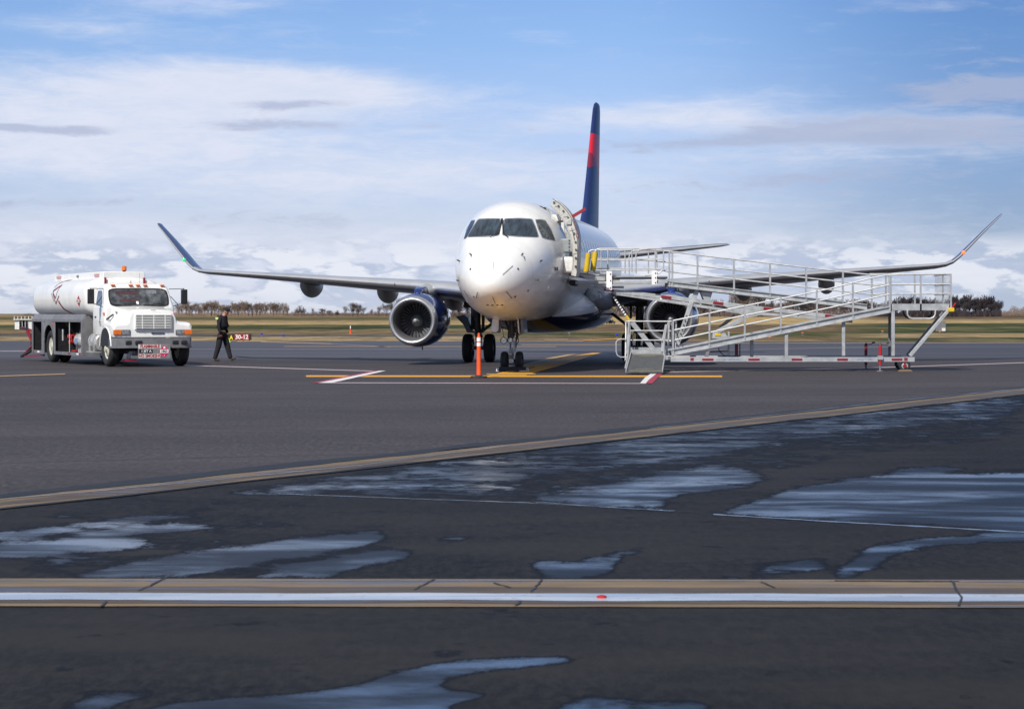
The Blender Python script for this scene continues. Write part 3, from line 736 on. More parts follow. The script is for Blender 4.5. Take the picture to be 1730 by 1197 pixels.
def cockpit_glass():
    m, t, p = principled('cockpit_glass')
    o = t.node('ShaderNodeTexCoord').outputs['Object']
    v = t.noise(t.scale(o, (5, 1, .8)), 1.6, 4, .6)
    t.link(t.ramp(v, [(.3, (.012, .016, .022)), (.5, (.03, .045, .06)), (.62, (.05, .075, .10)), (.75, (.02, .03, .03))]), p.inputs['Base Color'])
    p.inputs['Roughness'].default_value = .05; p.inputs['Coat Weight'].default_value = .15; p.inputs['Specular IOR Level'].default_value = .4
    return m
M['cockpit'] = cockpit_glass()
M['wsframe'] = mat('wsframe', (.42, .43, .46), .35, .5)
def grow(poly, k):
    cx = sum(p[0] for p in poly) / len(poly); cy = sum(p[1] for p in poly) / len(poly)
    out = []
    for p in poly:
        d = math.hypot(p[0] - cx, p[1] - cy); out.append((cx + (p[0] - cx) * (1 + k / d), cy + (p[1] - cy) * (1 + k / d)))
    return out
WIN = [[(809, 371), (827, 370.2), (845, 370), (844, 384), (842, 397.5), (816, 399), (790, 400.2), (799, 385)],
       [(853, 370), (876, 369.8), (898, 370.6), (904, 384), (909.5, 400.5), (880, 399), (850, 397.5), (851, 384)],
       [(905, 372), (914, 371.8), (921, 373.4), (930, 388), (937.5, 405.5), (926, 403.5), (916.5, 400.5), (910, 386)],
       [(796, 373.5), (802.5, 373), (796, 387), (788.5, 401), (784, 403), (789.5, 388)]]
for w_ in WIN:
    sm = chaikin(w_, 2, .10)
    fr = patch_px('window_frame', grow(sm, 1.9), M['wsframe'], air, .004, 5)
    patch_px('windscreen', sm, M['cockpit'], fr, .010, 5)
def px_strip(name, p, q, w, m, off=.012, parent=None, n=10):
    b = MB(); L = []
    d = Vector((q[0] - p[0], q[1] - p[1])); nrm = Vector((-d.y, d.x)).normalized() * w / 2
    for i in range(n + 1):
        t = i / n; c = (p[0] + d.x * t, p[1] + d.y * t)
        for s_ in (1, -1):
            l, nn = hit_px(c[0] + nrm.x * s_, c[1] + nrm.y * s_)
            if l is None: return None
            L.append(l + nn * off)
    b.add(L, [(2 * i, 2 * i + 1, 2 * i + 3, 2 * i + 2) for i in range(n)]); return b.build(name, m, parent or air)
# radome lightning strips
for p_, q_, w_ in [((834.5, 441), (831.5, 468), 1.0), ((866, 449), (849, 464), 1.0), ((803, 449), (814, 464), .7), ((855, 492), (864.5, 503.5), 1.2), ((807.2, 493), (805, 503), 1.1), ((832, 501), (837, 512), .9), ((784, 490), (791, 500), .6)]:
    px_strip('lightning_strip', p_, q_, w_, M['wsframe'] if q_[1] < 470 else M['darkgrey'])
def surf_tube(px, py, d, ln, r, name, m):
    l, n = hit_px(px, py)
    if l is None: return
    b = MB(); b.tube(l - n * .01, l + n * .07, r * 1.3, 8); b.tube(l + n * .06, l + n * .06 + Vector(d) * ln, r, 8, r * .6); b.build(name, m, air)
for px_, py_ in [(797, 431.5), (881, 431), (912, 441), (777, 441), (906, 472.5), (776, 473)]: surf_tube(px_, py_, (0, -1, .05), .16, .016, 'pitot_probe', M['geardark'])
for px_, py_ in [(892, 491), (795, 454.5), (875, 454), (801, 501), (870, 501)]:
    l, n = hit_px(px_, py_); b = MB(); b.lathe([(0, .0), (0, .03), (.012, .028), (.014, 0)], l, n, 12); b.build('sensor', M['geardark'], air)
for k_ in range(4):
    l, n = hit_px(824 + 8 * k_, 514.5); b = MB(); s_ = Vector((.035, 0, 0)); u_ = Vector((0, .0, .018)); b.prism([l + n * .004 - s_ - u_, l + n * .004 + s_ - u_, l + n * .004 + s_ * .8 + u_, l + n * .004 - s_ * .8 + u_], n * .004); b.build('vent', M['geardark'], air)
# registration / small placards on the port side
l, n = hit_px(940, 454)
for px_, w_ in [(938, 2.0), (941.5, 2.0)]: px_strip('placard', (px_, 451), (px_, 457), w_, M['geardark'])
# wipers
def wiper(pts):
    b = MB(); P3 = []
    for a_, c_ in pts: l, n = hit_px(a_, c_); P3.append(l + n * .045)
    b.path(P3[:2], .011, 6); b.bar(P3[1], P3[2], .03, .03); b.build('wiper', M['black'], air)
wiper([(828, 403.5), (842, 396), (848, 372)]); wiper([(858.5, 403.5), (850, 396), (849, 372)])
# panel around the port front door and cabin windows
for k_ in range(22):
    a_ = 6.7 + k_ * .80
    for sg in (1, -1):
        if a_ > 23.2: continue
        poly = chaikin([(a_ - .12, 3.30), (a_ + .12, 3.30), (a_ + .12, 3.66), (a_ - .12, 3.66)], 2, .2)
        patch_side('cabin_window', poly, M['glassdark'], air, .006, .3, sg)
# door opening: jambs and dark vestibule
b = MB()
ring_o = [fus_pt(4.55, th) for th in [R(x) for x in range(24, 116, 6)]]
for a0, a1 in ((4.53, 4.57), (5.33, 5.37)):
    b = MB()
    for i in range(len(ring_o) - 1):
        th0, th1 = R(24 + 6 * i), R(30 + 6 * i)
        p0, p1 = fus_pt(a0, th0, .004), fus_pt(a0, th1, .004); q0, q1 = fus_pt(a0, th0, -.12), fus_pt(a0, th1, -.12)
        b.hexa([p0, p1, q1, q0, fus_pt(a1, th0, .004), fus_pt(a1, th1, .004), fus_pt(a1, th1, -.12), fus_pt(a1, th0, -.12)])
    b.build('door_frame', M['gear'], air)
b = MB()
b.box(-.6, 1.30, 4.56, 4.58, 2.6, 4.2).box(-.6, 1.30, 5.32, 5.34, 2.6, 4.2).box(-.62, -.6, 4.56, 5.34, 2.6, 4.2).box(-.6, 1.38, 4.56, 5.34, 2.56, 2.6)
b.build('vestibule', M['board'], air)
# the open door: a curved slab standing off the fuselage, ahead of the opening
def door_slab():
    b = MB(); T0, T1 = 38, 104; ths = [R(x) for x in np.linspace(T0, T1, 34)]
    A0, A1 = 3.62, 4.42
    def P(a, th, f, d=0.0):           # f: 0 inner skin .. 1 outer skin
        t = (math.degrees(th) - T0) / (T1 - T0); q = fus_pt(5.2, th, .10 + (.14 + .12 * math.sin(math.pi * min(1, t + .25))) * f)
        q.y = a; q.x += .07; q.z += .0; return q
    rings = [[P(A0, th, 0), P(A1, th, 0), P(A1, th, 1), P(A0, th, 1)] for th in ths]
    b.loft(rings); dr = b.build('door', M['doorpaint'], air, bevel=.012)
    for th in (39, 44, 50, 57, 71, 78, 84, 90, 96):
        c = P(A0 - .012, R(th), .62); b = MB(); b.lathe([(0, 0), (0, .028), (.03, .028), (.03, 0)], c + Vector((0, .012, 0)), (0, -1, 0), 10); b.build('latch', M['geardark'], dr)
    for th in (43, 55, 61, 68, 87):
        c = P(A0 - .004, R(th), .45); b = MB(); b.bar(c + Vector((-.06, 0, .0)), c + Vector((.06, 0, .02)), .02, .022); b.build('edge_rib', M['gear'], dr)
    for t0, t1, f in ((36, 52, .12), (54, 64, .12), (66, 84, .12), (86, 99, .12), (36, 99, .9)):
        b = MB(); b.path([P(A0 - .004, R(x), f) for x in np.linspace(t0, t1, 9)], .008, 6); b.build('seal', M['geardark'] if f > .5 else M['gear'], dr)
    b = MB(); b.path([P(A0 - .004, R(x), .5) for x in np.linspace(66, 76, 5)], .012, 6); b.build('lock_bar', M['geardark'], dr)
    b = MB(); c = P(A0 - .01, R(60.5), .5); b.box(c.x - .07, c.x + .07, c.y - .03, c.y + .03, c.z - .08, c.z + .08); b.build('lock_housing', M['gear'], dr, bevel=.02)
    b = MB(); q = P(4.0, R(88), 0); b.box(q.x - .30, q.x + .02, 3.72, 4.38, 2.60, 3.04); b.build('slide_pack', M['gearwhite'], dr, bevel=.07)
    b = MB(); p0 = fus_pt(4.5, R(76), -.02); p1 = P(4.1, R(76), 0)
    b.box(p0.x - .1, p1.x + .02, 3.9, 4.5, 3.17, 3.52); ha = b.build('hinge_arm', M['fairing'], dr, bevel=.02)
    for dz in (-.13, -.04, .05, .13):
        b = MB(); b.lathe([(0, 0), (0, .022), (.02, .022), (.02, 0)], Vector((p1.x - .07, 3.9, 3.345 + dz)), (0, -1, 0), 8); b.build('bolt', M['geardark'], ha)
    b = MB(); b.tube(fus_pt(4.5, R(52), 0), P(4.0, R(56), 0), .03); b.build('stay', M['geardark'], dr)
    b = MB(); c = P(3.7, R(58), 1); b.bar(c, c + Vector((.36, .0, .21)), .07, .08); b.build('warning_flag', M['maroonflag'], dr)
    b = MB(); c2 = P(3.66, R(60), 1.0); c2.y = 3.62
    b.path([c2, c2 + Vector((.07, 0, -.22)), c2 + Vector((.12, 0, -.38))], .008, 5); b.path([c2 + Vector((.12 + .03 * math.sin(x), 0, -.45 + .07 * math.cos(x))) for x in np.linspace(0, 6.28, 10)], .009, 5)
    b.build('cord', M['maroon'], dr)
    return dr
door_slab()
# wing-body fairing
def fairing():
    b = MB(); rings = []
    for a, hw, zb, zt in [(8.2, .25, 1.36, 1.5), (8.6, .9, 1.22, 1.72), (9.3, 1.36, 1.08, 2.0), (10.3, 1.66, .98, 2.2), (12, 1.80, .94, 2.36), (14, 1.84, .94, 2.40), (16, 1.80, .97, 2.38), (17.6, 1.6, 1.06, 2.25), (19, 1.2, 1.2, 2.0), (20.4, .5, 1.36, 1.6)]:
        zc = (zb + zt) / 2 + .12; n = 40
        rings.append([Vector((hw * math.copysign(abs(math.cos(t)) ** .75, math.cos(t)), a, zc + ((zt - zc) if math.sin(t) > 0 else (zc - zb)) * math.copysign(abs(math.sin(t)) ** .85, math.sin(t)))) for t in [2 * math.pi * i / n for i in range(n)]])
    b.loft(rings)
    m, t, p = principled('belly_paint')
    o = t.node('ShaderNodeTexCoord').outputs['Object']; sep = t.node('ShaderNodeSeparateXYZ'); t.link(o, sep.inputs[0])
    nv = t.ss(sep.outputs[2], t.m('ADD', 1.70, t.ss(sep.outputs[1], 8, 14, -.25, .15)), t.m('ADD', 1.68, t.ss(sep.outputs[1], 8, 14, -.25, .15)))
    t.link(t.mix(nv, (.74, .74, .72, 1), (.007, .011, .045, 1)), p.inputs['Base Color']); p.inputs['Roughness'].default_value = .22; p.inputs['Coat Weight'].default_value = .8; p.inputs['Coat Roughness'].default_value = .06
    b.build('belly_fairing', m, air, sharp=60)
fairing()
# lifting surfaces
def airfoil(n=16):
    up = []; lo = []
    for i in range(n + 1):
        x = .5 * (1 - math.cos(math.pi * i / n)); yt = 5 * (.2969 * math.sqrt(x) - .126 * x - .3516 * x**2 + .2843 * x**3 - .1036 * x**4); cam_ = .35 * x * (1 - x) * .14
        up.append((x, yt, cam_)); lo.append((x, -yt, cam_))
    return up, lo
def surface(stations, name, m, parent, slat=None, slat_i=4):
    # stations: (LE point, chord, thickness ratio, normal, incidence deg)
    up, lo = airfoil(); loop = list(reversed(up)) + lo[1:]; nU = len(up)
    rings = []
    for le, ch, tr, nrm, inc in stations:
        nrm = Vector(nrm).normalized(); le = Vector(le); rg = []
        for x, yt, cm in loop:
            p = le + Vector((0, 1, 0)) * (x * ch) + nrm * ((yt * tr + cm) * ch) - nrm * (x * ch * math.sin(R(inc))); rg.append(p)
        rings.append(rg)
    n = len(loop); le_i = nU - 1
    main = MB(); sl_ = MB()
    def emit(b, i0, i1):
        vs = [r[i] for r in rings for i in range(i0, i1 + 1)]; w = i1 - i0 + 1
        b.add(vs, [(k * w + i, k * w + i + 1, (k + 1) * w + i + 1, (k + 1) * w + i) for k in range(len(rings) - 1) for i in range(w - 1)])
    if slat:
        emit(sl_, le_i - slat_i, le_i + 2); emit(main, 0, le_i - slat_i); emit(main, le_i + 2, n - 1)
    else: emit(main, 0, n - 1)
    for r in (rings[0], rings[-1]): main.add(r, [tuple(range(n))])
    # close the trailing edge
    main.add([r[0] for r in rings] + [r[-1] for r in rings], [(k, k + 1, k + 1 + len(rings), k + len(rings)) for k in range(len(rings) - 1)])
    o = main.build(name, m, parent, sharp=50, fix=True)
    if slat: sl_.build('leading_edge', slat, o, sharp=60)
    return o
for sg in (-1, 1):
    st = []
    N = lambda deg: (-sg * math.sin(R(deg)), 0, math.cos(R(deg)))
    for x, le, te, z, tr, dg, inc in [(.9, 10.7, 17.0, 2.04, .125, 4, 4.2), (1.6, 11.3, 16.95, 2.15, .12, 4, 4.2), (4.2, 13.0, 17.0, 2.44, .11, 4.2, 4.0), (7, 14.45, 17.6, 2.65, .10, 4.4, 3.8), (10, 16.0, 18.2, 2.87, .095, 4.6, 3.4),
                        (12.0, 17.0, 18.65, 3.01, .09, 5, 3), (12.3, 17.2, 18.72, 3.05, .09, 14, 2.5), (12.52, 17.36, 18.8, 3.13, .095, 28, 1), (12.72, 17.5, 18.88, 3.28, .09, 40, .5), (12.92, 17.68, 18.98, 3.47, .088, 46, 0), (13.6, 18.3, 19.3, 4.14, .085, 46, 0), (14.12, 18.78, 19.52, 4.63, .08, 46, 0), (14.2, 18.98, 19.55, 4.71, .06, 46, 0)]:
        st.append(((sg * x, le, z), te - le, tr, N(dg), inc))
    w_ = surface(st[:8], 'wing', M['wing'], air, M['slat'])
    surface(st[7:], 'winglet', M['winglet'], w_, M['slat'], 2)
    # slat joints, wing root fairing, canoes
    for x in (4.9, 7.6, 10.3):
        b = MB()
        le = 13.0 + (x - 4.2) * .53; z = 2.42 + (x - 4.2) * .0745
        b.box(sg * x - .012, sg * x + .012, le - .012, le + .16, z - .055, z + .05)
        b.build('slat_joint', M['darkgrey'], w_)
    for x, z in [(8.5, 2.44), (5.85, 2.23), (3.6, 1.98)]:
        b = MB(); a0 = 15.2 + x * .13; rings = []
        for t in np.linspace(0, 1, 15):
            r = .27 * math.sin(math.pi * min(1, max(0.004, t)) ** .8) ** .62 if t < 1 else .003
            rings.append(b.ring(Vector((sg * x, a0 + 2.9 * t, z + .16 * (1 - math.sin(math.pi * t)) - .0)), Vector((1, 0, 0)), Vector((0, 0, 1)), max(r, .003), 20, max(r * 1.22, .003)))
        b.loft(rings); b.build('flap_fairing', M['fairing'], w_, sharp=60)
    b = MB(); rings = []
    for a, r in [(10.2, .1), (10.5, .26), (11, .36), (12, .42), (13.5, .40)]:
        rings.append(b.ring(Vector((sg * 1.62, a, 2.0)), Vector((1, 0, 0)), Vector((0, 0, 1)), r, 24, r * 1.0))
    b.loft(rings); b.build('root_fairing', M['fairing'], w_, sharp=60)
    b = MB(); b.lathe([(0, 0), (0, .12), (.05, .13), (.09, .12)], (sg * 1.74, 10.40, 2.05), (0, 1, .0), 20); b.build('landing_light', M['lens'], w_)
    b = MB(); b.lathe([(0, .14), (0.02, .16), (.07, .17), (.1, .13)], (sg * 1.74, 10.42, 2.05), (0, 1, .0), 20); b.build('light_surround', M['wsframe'], w_)
    # navigation light
    b = MB(); c = Vector((sg * 12.86, 17.5, 3.42)); b.lathe([(-.02, .0), (0, .05), (.08, .065), (.16, .05), (.2, 0)], c, (0, 1, 0), 12); b.build('navigation_light', M['rednav'] if sg > 0 else M['greennav'], w_)
    # tailplane
    st = []
    for x, le, te, z, tr in [(.2, 27.0, 30.4, 3.62, .10), (1.0, 27.6, 30.5, 3.70, .10), (4.6, 29.7, 31.2, 4.10, .09), (4.85, 29.95, 31.25, 4.13, .07), (4.95, 30.2, 31.25, 4.14, .03)]:
        st.append(((sg * x, le, z), te - le, tr, N(6.4), -1.0))
    surface(st, 'tailplane', M['wing'], air, M['slat'], 3)
def fin():
    st = []
    for z, le, te, tr in [(4.15, 22.6, 29.0, .085), (4.7, 23.4, 29.15, .085), (5.4, 24.6, 29.3, .09), (9.2, 28.05, 30.35, .09), (9.42, 28.35, 30.4, .07), (9.52, 28.8, 30.4, .03)]:
        st.append(((0, le, z), te - le, tr, (1, 0, 0), 0))
    m, t, p = principled('fin_paint')
    o = t.node('ShaderNodeTexCoord').outputs['Object']; sep = t.node('ShaderNodeSeparateXYZ'); t.link(o, sep.inputs[0])
    x, y, z = sep.outputs
    k = t.m('SUBTRACT', y, t.m('ADD', 24.6, t.m('MULTIPLY', t.m('SUBTRACT', z, 5.4), .908)))   # metres behind the leading edge
    c = (.008, .025, .12, 1)
    top = t.m('LESS_THAN', z, t.m('ADD', 8.22, t.m('MULTIPLY', k, -.02)))
    b1 = t.m('MULTIPLY', top, t.m('GREATER_THAN', z, t.m('SUBTRACT', 7.46, t.m('MULTIPLY', k, .45))))
    b2 = t.m('MULTIPLY', t.m('LESS_THAN', z, t.m('SUBTRACT', 7.46, t.m('MULTIPLY', k, .45))), t.m('GREATER_THAN', z, t.m('SUBTRACT', 6.88, t.m('MULTIPLY', k, -.15))))
    cc = t.mix(b1, c, (.60, .008, .03, 1)); cc = t.mix(b2, cc, (.20, .012, .04, 1))
    le_ = t.m('LESS_THAN', k, .12)
    t.link(cc, p.inputs['Base Color']); p.inputs['Roughness'].default_value = .4; p.inputs['Coat Weight'].default_value = .1; p.inputs['Coat Roughness'].default_value = .2
    surface(st, 'tail_fin', m, air)
fin()
# engines
def engine(sg):
    cx, cz, y0 = sg * 3.85, 1.345, 10.5
    ax = Vector((-sg * .015, 1, .02)).normalized()
    O = Vector((cx, y0, cz))
    b = MB(); b.lathe([(.26, .745), (.5, .785), (.9, .815), (1.4, .82), (2.0, .79), (2.6, .72), (3.1, .63), (3.3, .60), (3.28, .57), (3.0, .58)], O, ax, 64)
    en = b.build('engine', M['blue'], air, sharp=50)
    b = MB(); b.lathe([(.28, .748), (.14, .725), (.05, .70), (.01, .67), (0, .645), (.012, .625), (.04, .60)], O, ax, 64); b.build('inlet_lip', M['lip'], en, sharp=60)
    b = MB(); b.lathe([(.04, .60), (.08, .575), (.14, .556), (.22, .545), (.4, .535), (.62, .53), (.80, .53), (1.1, .53)], O, ax, 48); b.build('inlet_duct', M['duct'], en)
    b = MB(); b.lathe([(1.12, 0), (1.12, .53)], O, ax, 32); b.build('fan_backing', M['black'], en)
    b = MB(); s_, d_, u_ = basis(ax)
    for k in range(28):
        th = 2 * math.pi * k / 28; pr = []
        for r, ch, tw in [(.17, .06, 25), (.28, .075, 40), (.40, .088, 50), (.522, .10, 56)]:
            rad = s_ * math.cos(th + .10 * r) + u_ * math.sin(th + .10 * r); tan = -s_ * math.sin(th) + u_ * math.cos(th)
            dirv = tan * math.sin(R(tw)) + d_ * math.cos(R(tw)); c = O + d_ * .84 + rad * r; nn = dirv.cross(rad).normalized() * .006
            pr.append([c - dirv * ch / 2, c + nn, c + dirv * ch / 2, c - nn])
        b.loft(pr)
    b.build('fan', M['fan'], en, sharp=30)
    b = MB(); b.lathe([(.50, .004), (.53, .06), (.60, .12), (.68, .165), (.78, .19), (.92, .195)], O, ax, 32); b.build('spinner', M['spinner'], en)
    b = MB(); b.lathe([(.485, .0), (.50, .045), (.515, .055)], O, ax, 16); b.build('spinner_cap', M['fairing'], en)
    b = MB(); b.lathe([(2.6, .45), (3.3, .44), (3.9, .32), (4.2, .24), (4.1, .2), (3.2, .2)], O, ax, 32); b.build('exhaust_nozzle', M['geardark'], en)
    # pylon: blue cap then grey fairing up to the wing
    b = MB(); b.loft([[Vector((cx - w, y0 + a, z0)), Vector((cx + w, y0 + a, z0)), Vector((cx + w * .85, y0 + a, z1)), Vector((cx - w * .85, y0 + a, z1))] for a, w, z0, z1 in [(.95, .08, 2.0, 2.18), (1.1, .14, 2.0, 2.31), (1.6, .17, 2.0, 2.38), (2.4, .18, 1.95, 2.40), (3.2, .17, 1.85, 2.36)]]); b.build('pylon', M['blue'], en, bevel=.03)
    b = MB(); rings = []
    for a, w, z0, z1 in [(1.9, .10, 2.2, 2.36), (2.1, .26, 2.05, 2.46), (2.6, .33, 1.98, 2.52), (3.4, .34, 1.95, 2.5), (4.6, .28, 1.95, 2.4), (6.0, .12, 2.05, 2.3)]:
        rings.append(b.ring(Vector((cx + .10, y0 + a, (z0 + z1) / 2)), Vector((1, 0, 0)), Vector((0, 0, 1)), w, 20, (z1 - z0) / 2))
    b.loft(rings); b.build('pylon_fairing', M['fairing'], en, sharp=60)
    # strake and drain mast
    b = MB(); st_ = O + Vector((-sg * .62, 1.2, .52)); b.prism([st_, st_ + Vector((0, .55, 0)), st_ + Vector((-sg * .12, .5, .14)), st_ + Vector((-sg * .06, .2, .07))], (.008, 0, .008)); b.build('strake', M['blue'], en)
    b = MB(); b.bar(O + Vector((.05, 1.5, -.80)), O + Vector((.05, 1.55, -.88)), .03, .05); b.build('drain_mast', M['geardark'], en)
for sg in (-1, 1): engine(sg)
# landing gear
def wheel(c, r, w, parent, ax=(1, 0, 0), rimr=.5, rm=None, tread=True):
    c = Vector(c); a = Vector(ax)
    b = MB(); h = w / 2
    prof = [(-h * .55, r * rimr), (-h * .86, r * (rimr + .06)), (-h, r * (rimr + .2)), (-h * .96, r * .86), (-h * .78, r * .95), (-h * .5, r * .99)]
    if tread:
        for g in (-.3, 0, .3): prof += [(h * (g - .05), r), (h * (g - .04), r * .982), (h * (g + .04), r * .982), (h * (g + .05), r)]
    prof += [(h * .5, r * .99), (h * .78, r * .95), (h * .96, r * .86), (h, r * (rimr + .2)), (h * .86, r * (rimr + .06)), (h * .55, r * rimr)]
    b.lathe(prof, c, a, 40); ty = b.build('tyre', M['rubber'], parent, sharp=50)
    b = MB(); b.lathe([(-h * .6, .01), (-h * .6, r * rimr * .4), (-h * .45, r * rimr * .5), (-h * .4, r * rimr * .85), (-h * .62, r * rimr * 1.02), (h * .62, r * rimr * 1.02), (h * .4, r * rimr * .85), (h * .45, r * rimr * .5), (h * .6, r * rimr * .4), (h * .6, .01)], c, a, 28)
    b.build('rim', rm or M['gear'], parent, sharp=40)
def main_gear(sg):
    cx, ay = sg * 2.55, 15.4
    b = MB(); b.tube((cx, ay, .45), (cx + sg * .05, ay - .05, 1.1), .085, 16); b.tube((cx + sg * .05, ay - .05, 1.05), (cx + sg * .1, ay - .1, 2.3), .13, 16); b.tube((cx - .36, ay, .46), (cx + .36, ay, .46), .06, 14)
    b.tube((cx, ay - .02, .9), (cx - sg * 1.1, ay, 1.75), .05, 10); b.tube((cx + .12, ay + .1, 1.0), (cx + .16, ay + .1, 2.2), .05, 10); b.tube((cx - .22, ay - .05, .95), (cx - .2, ay - .05, 2.2), .035, 8)
    b.bar((cx, ay + .12, .5), (cx, ay + .35, .8), .12, .04); b.bar((cx, ay + .35, .8), (cx, ay + .1, 1.1), .12, .04)
    g = b.build('main_landing_gear', M['geardark'], air)
    b = MB()
    for dx in (-.15, .0, .15): b.path([(cx + dx, ay - .18, .5), (cx + dx * 1.4, ay - .22, .7), (cx + dx * .6, ay - .16, .95)], .012, 6)
    b.lathe([(0, .02), (0, .11), (.05, .11), (.05, .02)], (cx - .2, ay, .46), (1, 0, 0), 18); b.lathe([(0, .02), (0, .11), (.05, .11), (.05, .02)], (cx + .15, ay, .46), (1, 0, 0), 18); b.build('brake', M['gear'], g)
    for dx in (-.345, .345): wheel((cx + dx, ay, .455), .455, .31, g)
    b = MB(); y = ay - .3; X = lambda v: cx + sg * v
    b.prism([(X(.70), y, 1.46), (X(.42), y, 1.52), (X(.30), y, 1.42), (X(.22), y, 1.02), (X(.02), y, 1.0), (X(.05), y, .93), (X(.34), y, .95), (X(.45), y, 1.2)], (0, .5, 0))
    b.build('gear_door', M['wing'], g, bevel=.01)
    b = MB(); b.box(cx - .42, cx + .34, ay - .4, ay + .5, 1.75, 2.32); b.build('wheel_well', M['black'], g)
for sg in (-1, 1): main_gear(sg)
def nose_gear():
    ay = 4.15; A_ = lambda px, py, a=None: AINV @ W(px, py, 59.65)
    c = Vector((0.0, ay, 0))
    b = MB(); b.tube((0, ay, .27), (0, ay, .55), .045, 14); b.tube((-.26, ay, .27), (.26, ay, .27), .04, 12)
    b.tube((0, ay, .9), (0, ay - .02, 1.45), .075, 16); b.tube((0, ay, .85), (-.22, ay + .1, 1.45), .03, 8); b.tube((0, ay, .85), (.24, ay + .1, 1.45), .03, 8)
    b.tube((-.1, ay + .05, .8), (-.16, ay + .9, 1.42), .035, 8); b.tube((.1, ay + .05, .8), (.16, ay + .9, 1.42), .035, 8)
    b.tube((-.02, ay - .12, .5), (-.05, ay - .14, 1.4), .018, 6); b.tube((.12, ay - .08, .62), (.15, ay - .1, 1.38), .016, 6)
    g = b.build('nose_landing_gear', M['geardark'], air)
    b = MB(); b.lathe([(0, .05), (0, .10), (.06, .105), (.07, .12), (.20, .12), (.21, .105), (.34, .10), (.36, .07)], (0, ay, .50), (0, 0, 1), 20); b.build('steering_collar', M['gearwhite'], g)
    b = MB(); b.lathe([(0, .033), (.25, .033)], (0, ay, .27), (0, 0, 1), 12); b.build('strut_piston', M['chrome'], g)
    b = MB(); b.bar((0, ay - .1, .32), (0, ay - .3, .45), .10, .03); b.bar((0, ay - .3, .45), (0, ay - .12, .60), .10, .03); b.box(-.06, .06, ay - .16, ay + .16, .22, .32); b.build('torque_link', M['gear'], g)
    for dx in (-.2, .2): wheel((dx, ay, .262), .262, .185, g, rm=M['rim'])
    for dx, z, r, m_ in [(-.20, .82, .088, 'lens'), (-.02, .83, .062, 'lens'), (.085, .84, .045, 'whitestrip')]:
        b = MB(); b.lathe([(.0, 0), (0, r * .88), (-.02, r * .9), (-.02, r), (.05, r), (.10, r * .6)], (dx, ay - .16, z), (0, 1, 0), 20); b.build('taxi_light', M[m_], g)
        b = MB(); b.lathe([(-.03, r * .9), (-.03, r * 1.08), (.03, r * 1.08)], (dx, ay - .16, z), (0, 1, 0), 20); b.build('light_ring', M['geardark'], g)
    b = MB(); b.path([(-.28, ay - .1, 1.25), (-.22, ay - .14, 1.05), (-.2, ay - .15, .9)], .008, 5); b.path([(.05, ay - .14, .95), (.17, ay - .15, .98), (.2, ay - .12, .8), (.14, ay - .12, .7)], .012, 5); b.path([(.3, ay - .1, 1.02), (.2, ay - .12, .95), (.12, ay - .12, .9)], .01, 5); b.build('hose', M['black'], g)
    b = MB(); b.lathe([(0, 0), (0, .018), (.03, .018), (.03, 0)], (.19, ay - .2, .97), (0, 1, 0), 8); b.build('tow_light', M['red'], g)
    for x0, x1, m_ in [(-.40, -.36, 'gearwhite'), (.26, .30, 'gearwhite'), (.34, .42, 'wing')]:
        b = MB(); s_ = -.06 if x0 < 0 else .02; b.prism([(x0, ay - .9, 1.40), (x1, ay - .9, 1.40), (x1 + s_, ay - .85, 1.02), (x0 + s_, ay - .85, 1.02)], (0, 1.7 if m_ == 'gearwhite' else .7, 0)); b.build('gear_door', M[m_], g, bevel=.008)
    b = MB(); b.prism([(-.40, ay - .92, 1.40), (-.22, ay - .92, 1.40), (-.24, ay - .9, 1.10), (-.30, ay - .9, 1.04), (-.42, ay - .9, 1.06)], (0, .03, 0)); b.build('gear_door', M['gearwhite'], g, bevel=.008)
    b = MB(); b.box(-.22, .24, ay - .9, ay + .9, 1.342, 1.5); b.build('wheel_well', M['black'], g)
nose_gear()

def to_world(p): return AIRM @ Vector(p)
# chock under the nose wheel
ch0 = Vector((G(866, 627).x, G(866, 627).y, 0)); rt = empty('wheel_chock', ch0, (0, 0, R(-7.5)))
tag(rt, 'long black rubber chock with rope ends in front of the nose wheels', 'wheel chock')
b = MB(); b.prism([(-.36, -.09, .0), (-.36, .09, .0), (-.36, .05, .12), (-.36, -.05, .12)], (.72, 0, 0)); b.build('block', M['rubber'], rt, bevel=.012)
b = MB(); b.path([(-.36, 0, .06), (-.42, -.02, .07), (-.43, -.03, .01), (-.36, -.10, .012)], .014, 6); b.build('rope', M['whitestrip'], rt)
b = MB(); b.path([(.36, 0, .06), (.42, 0, .08), (.43, .03, .02), (.34, -.12, .012), (.2, -.13, .012)], .014, 6); b.build('rope', M['whitestrip'], rt)

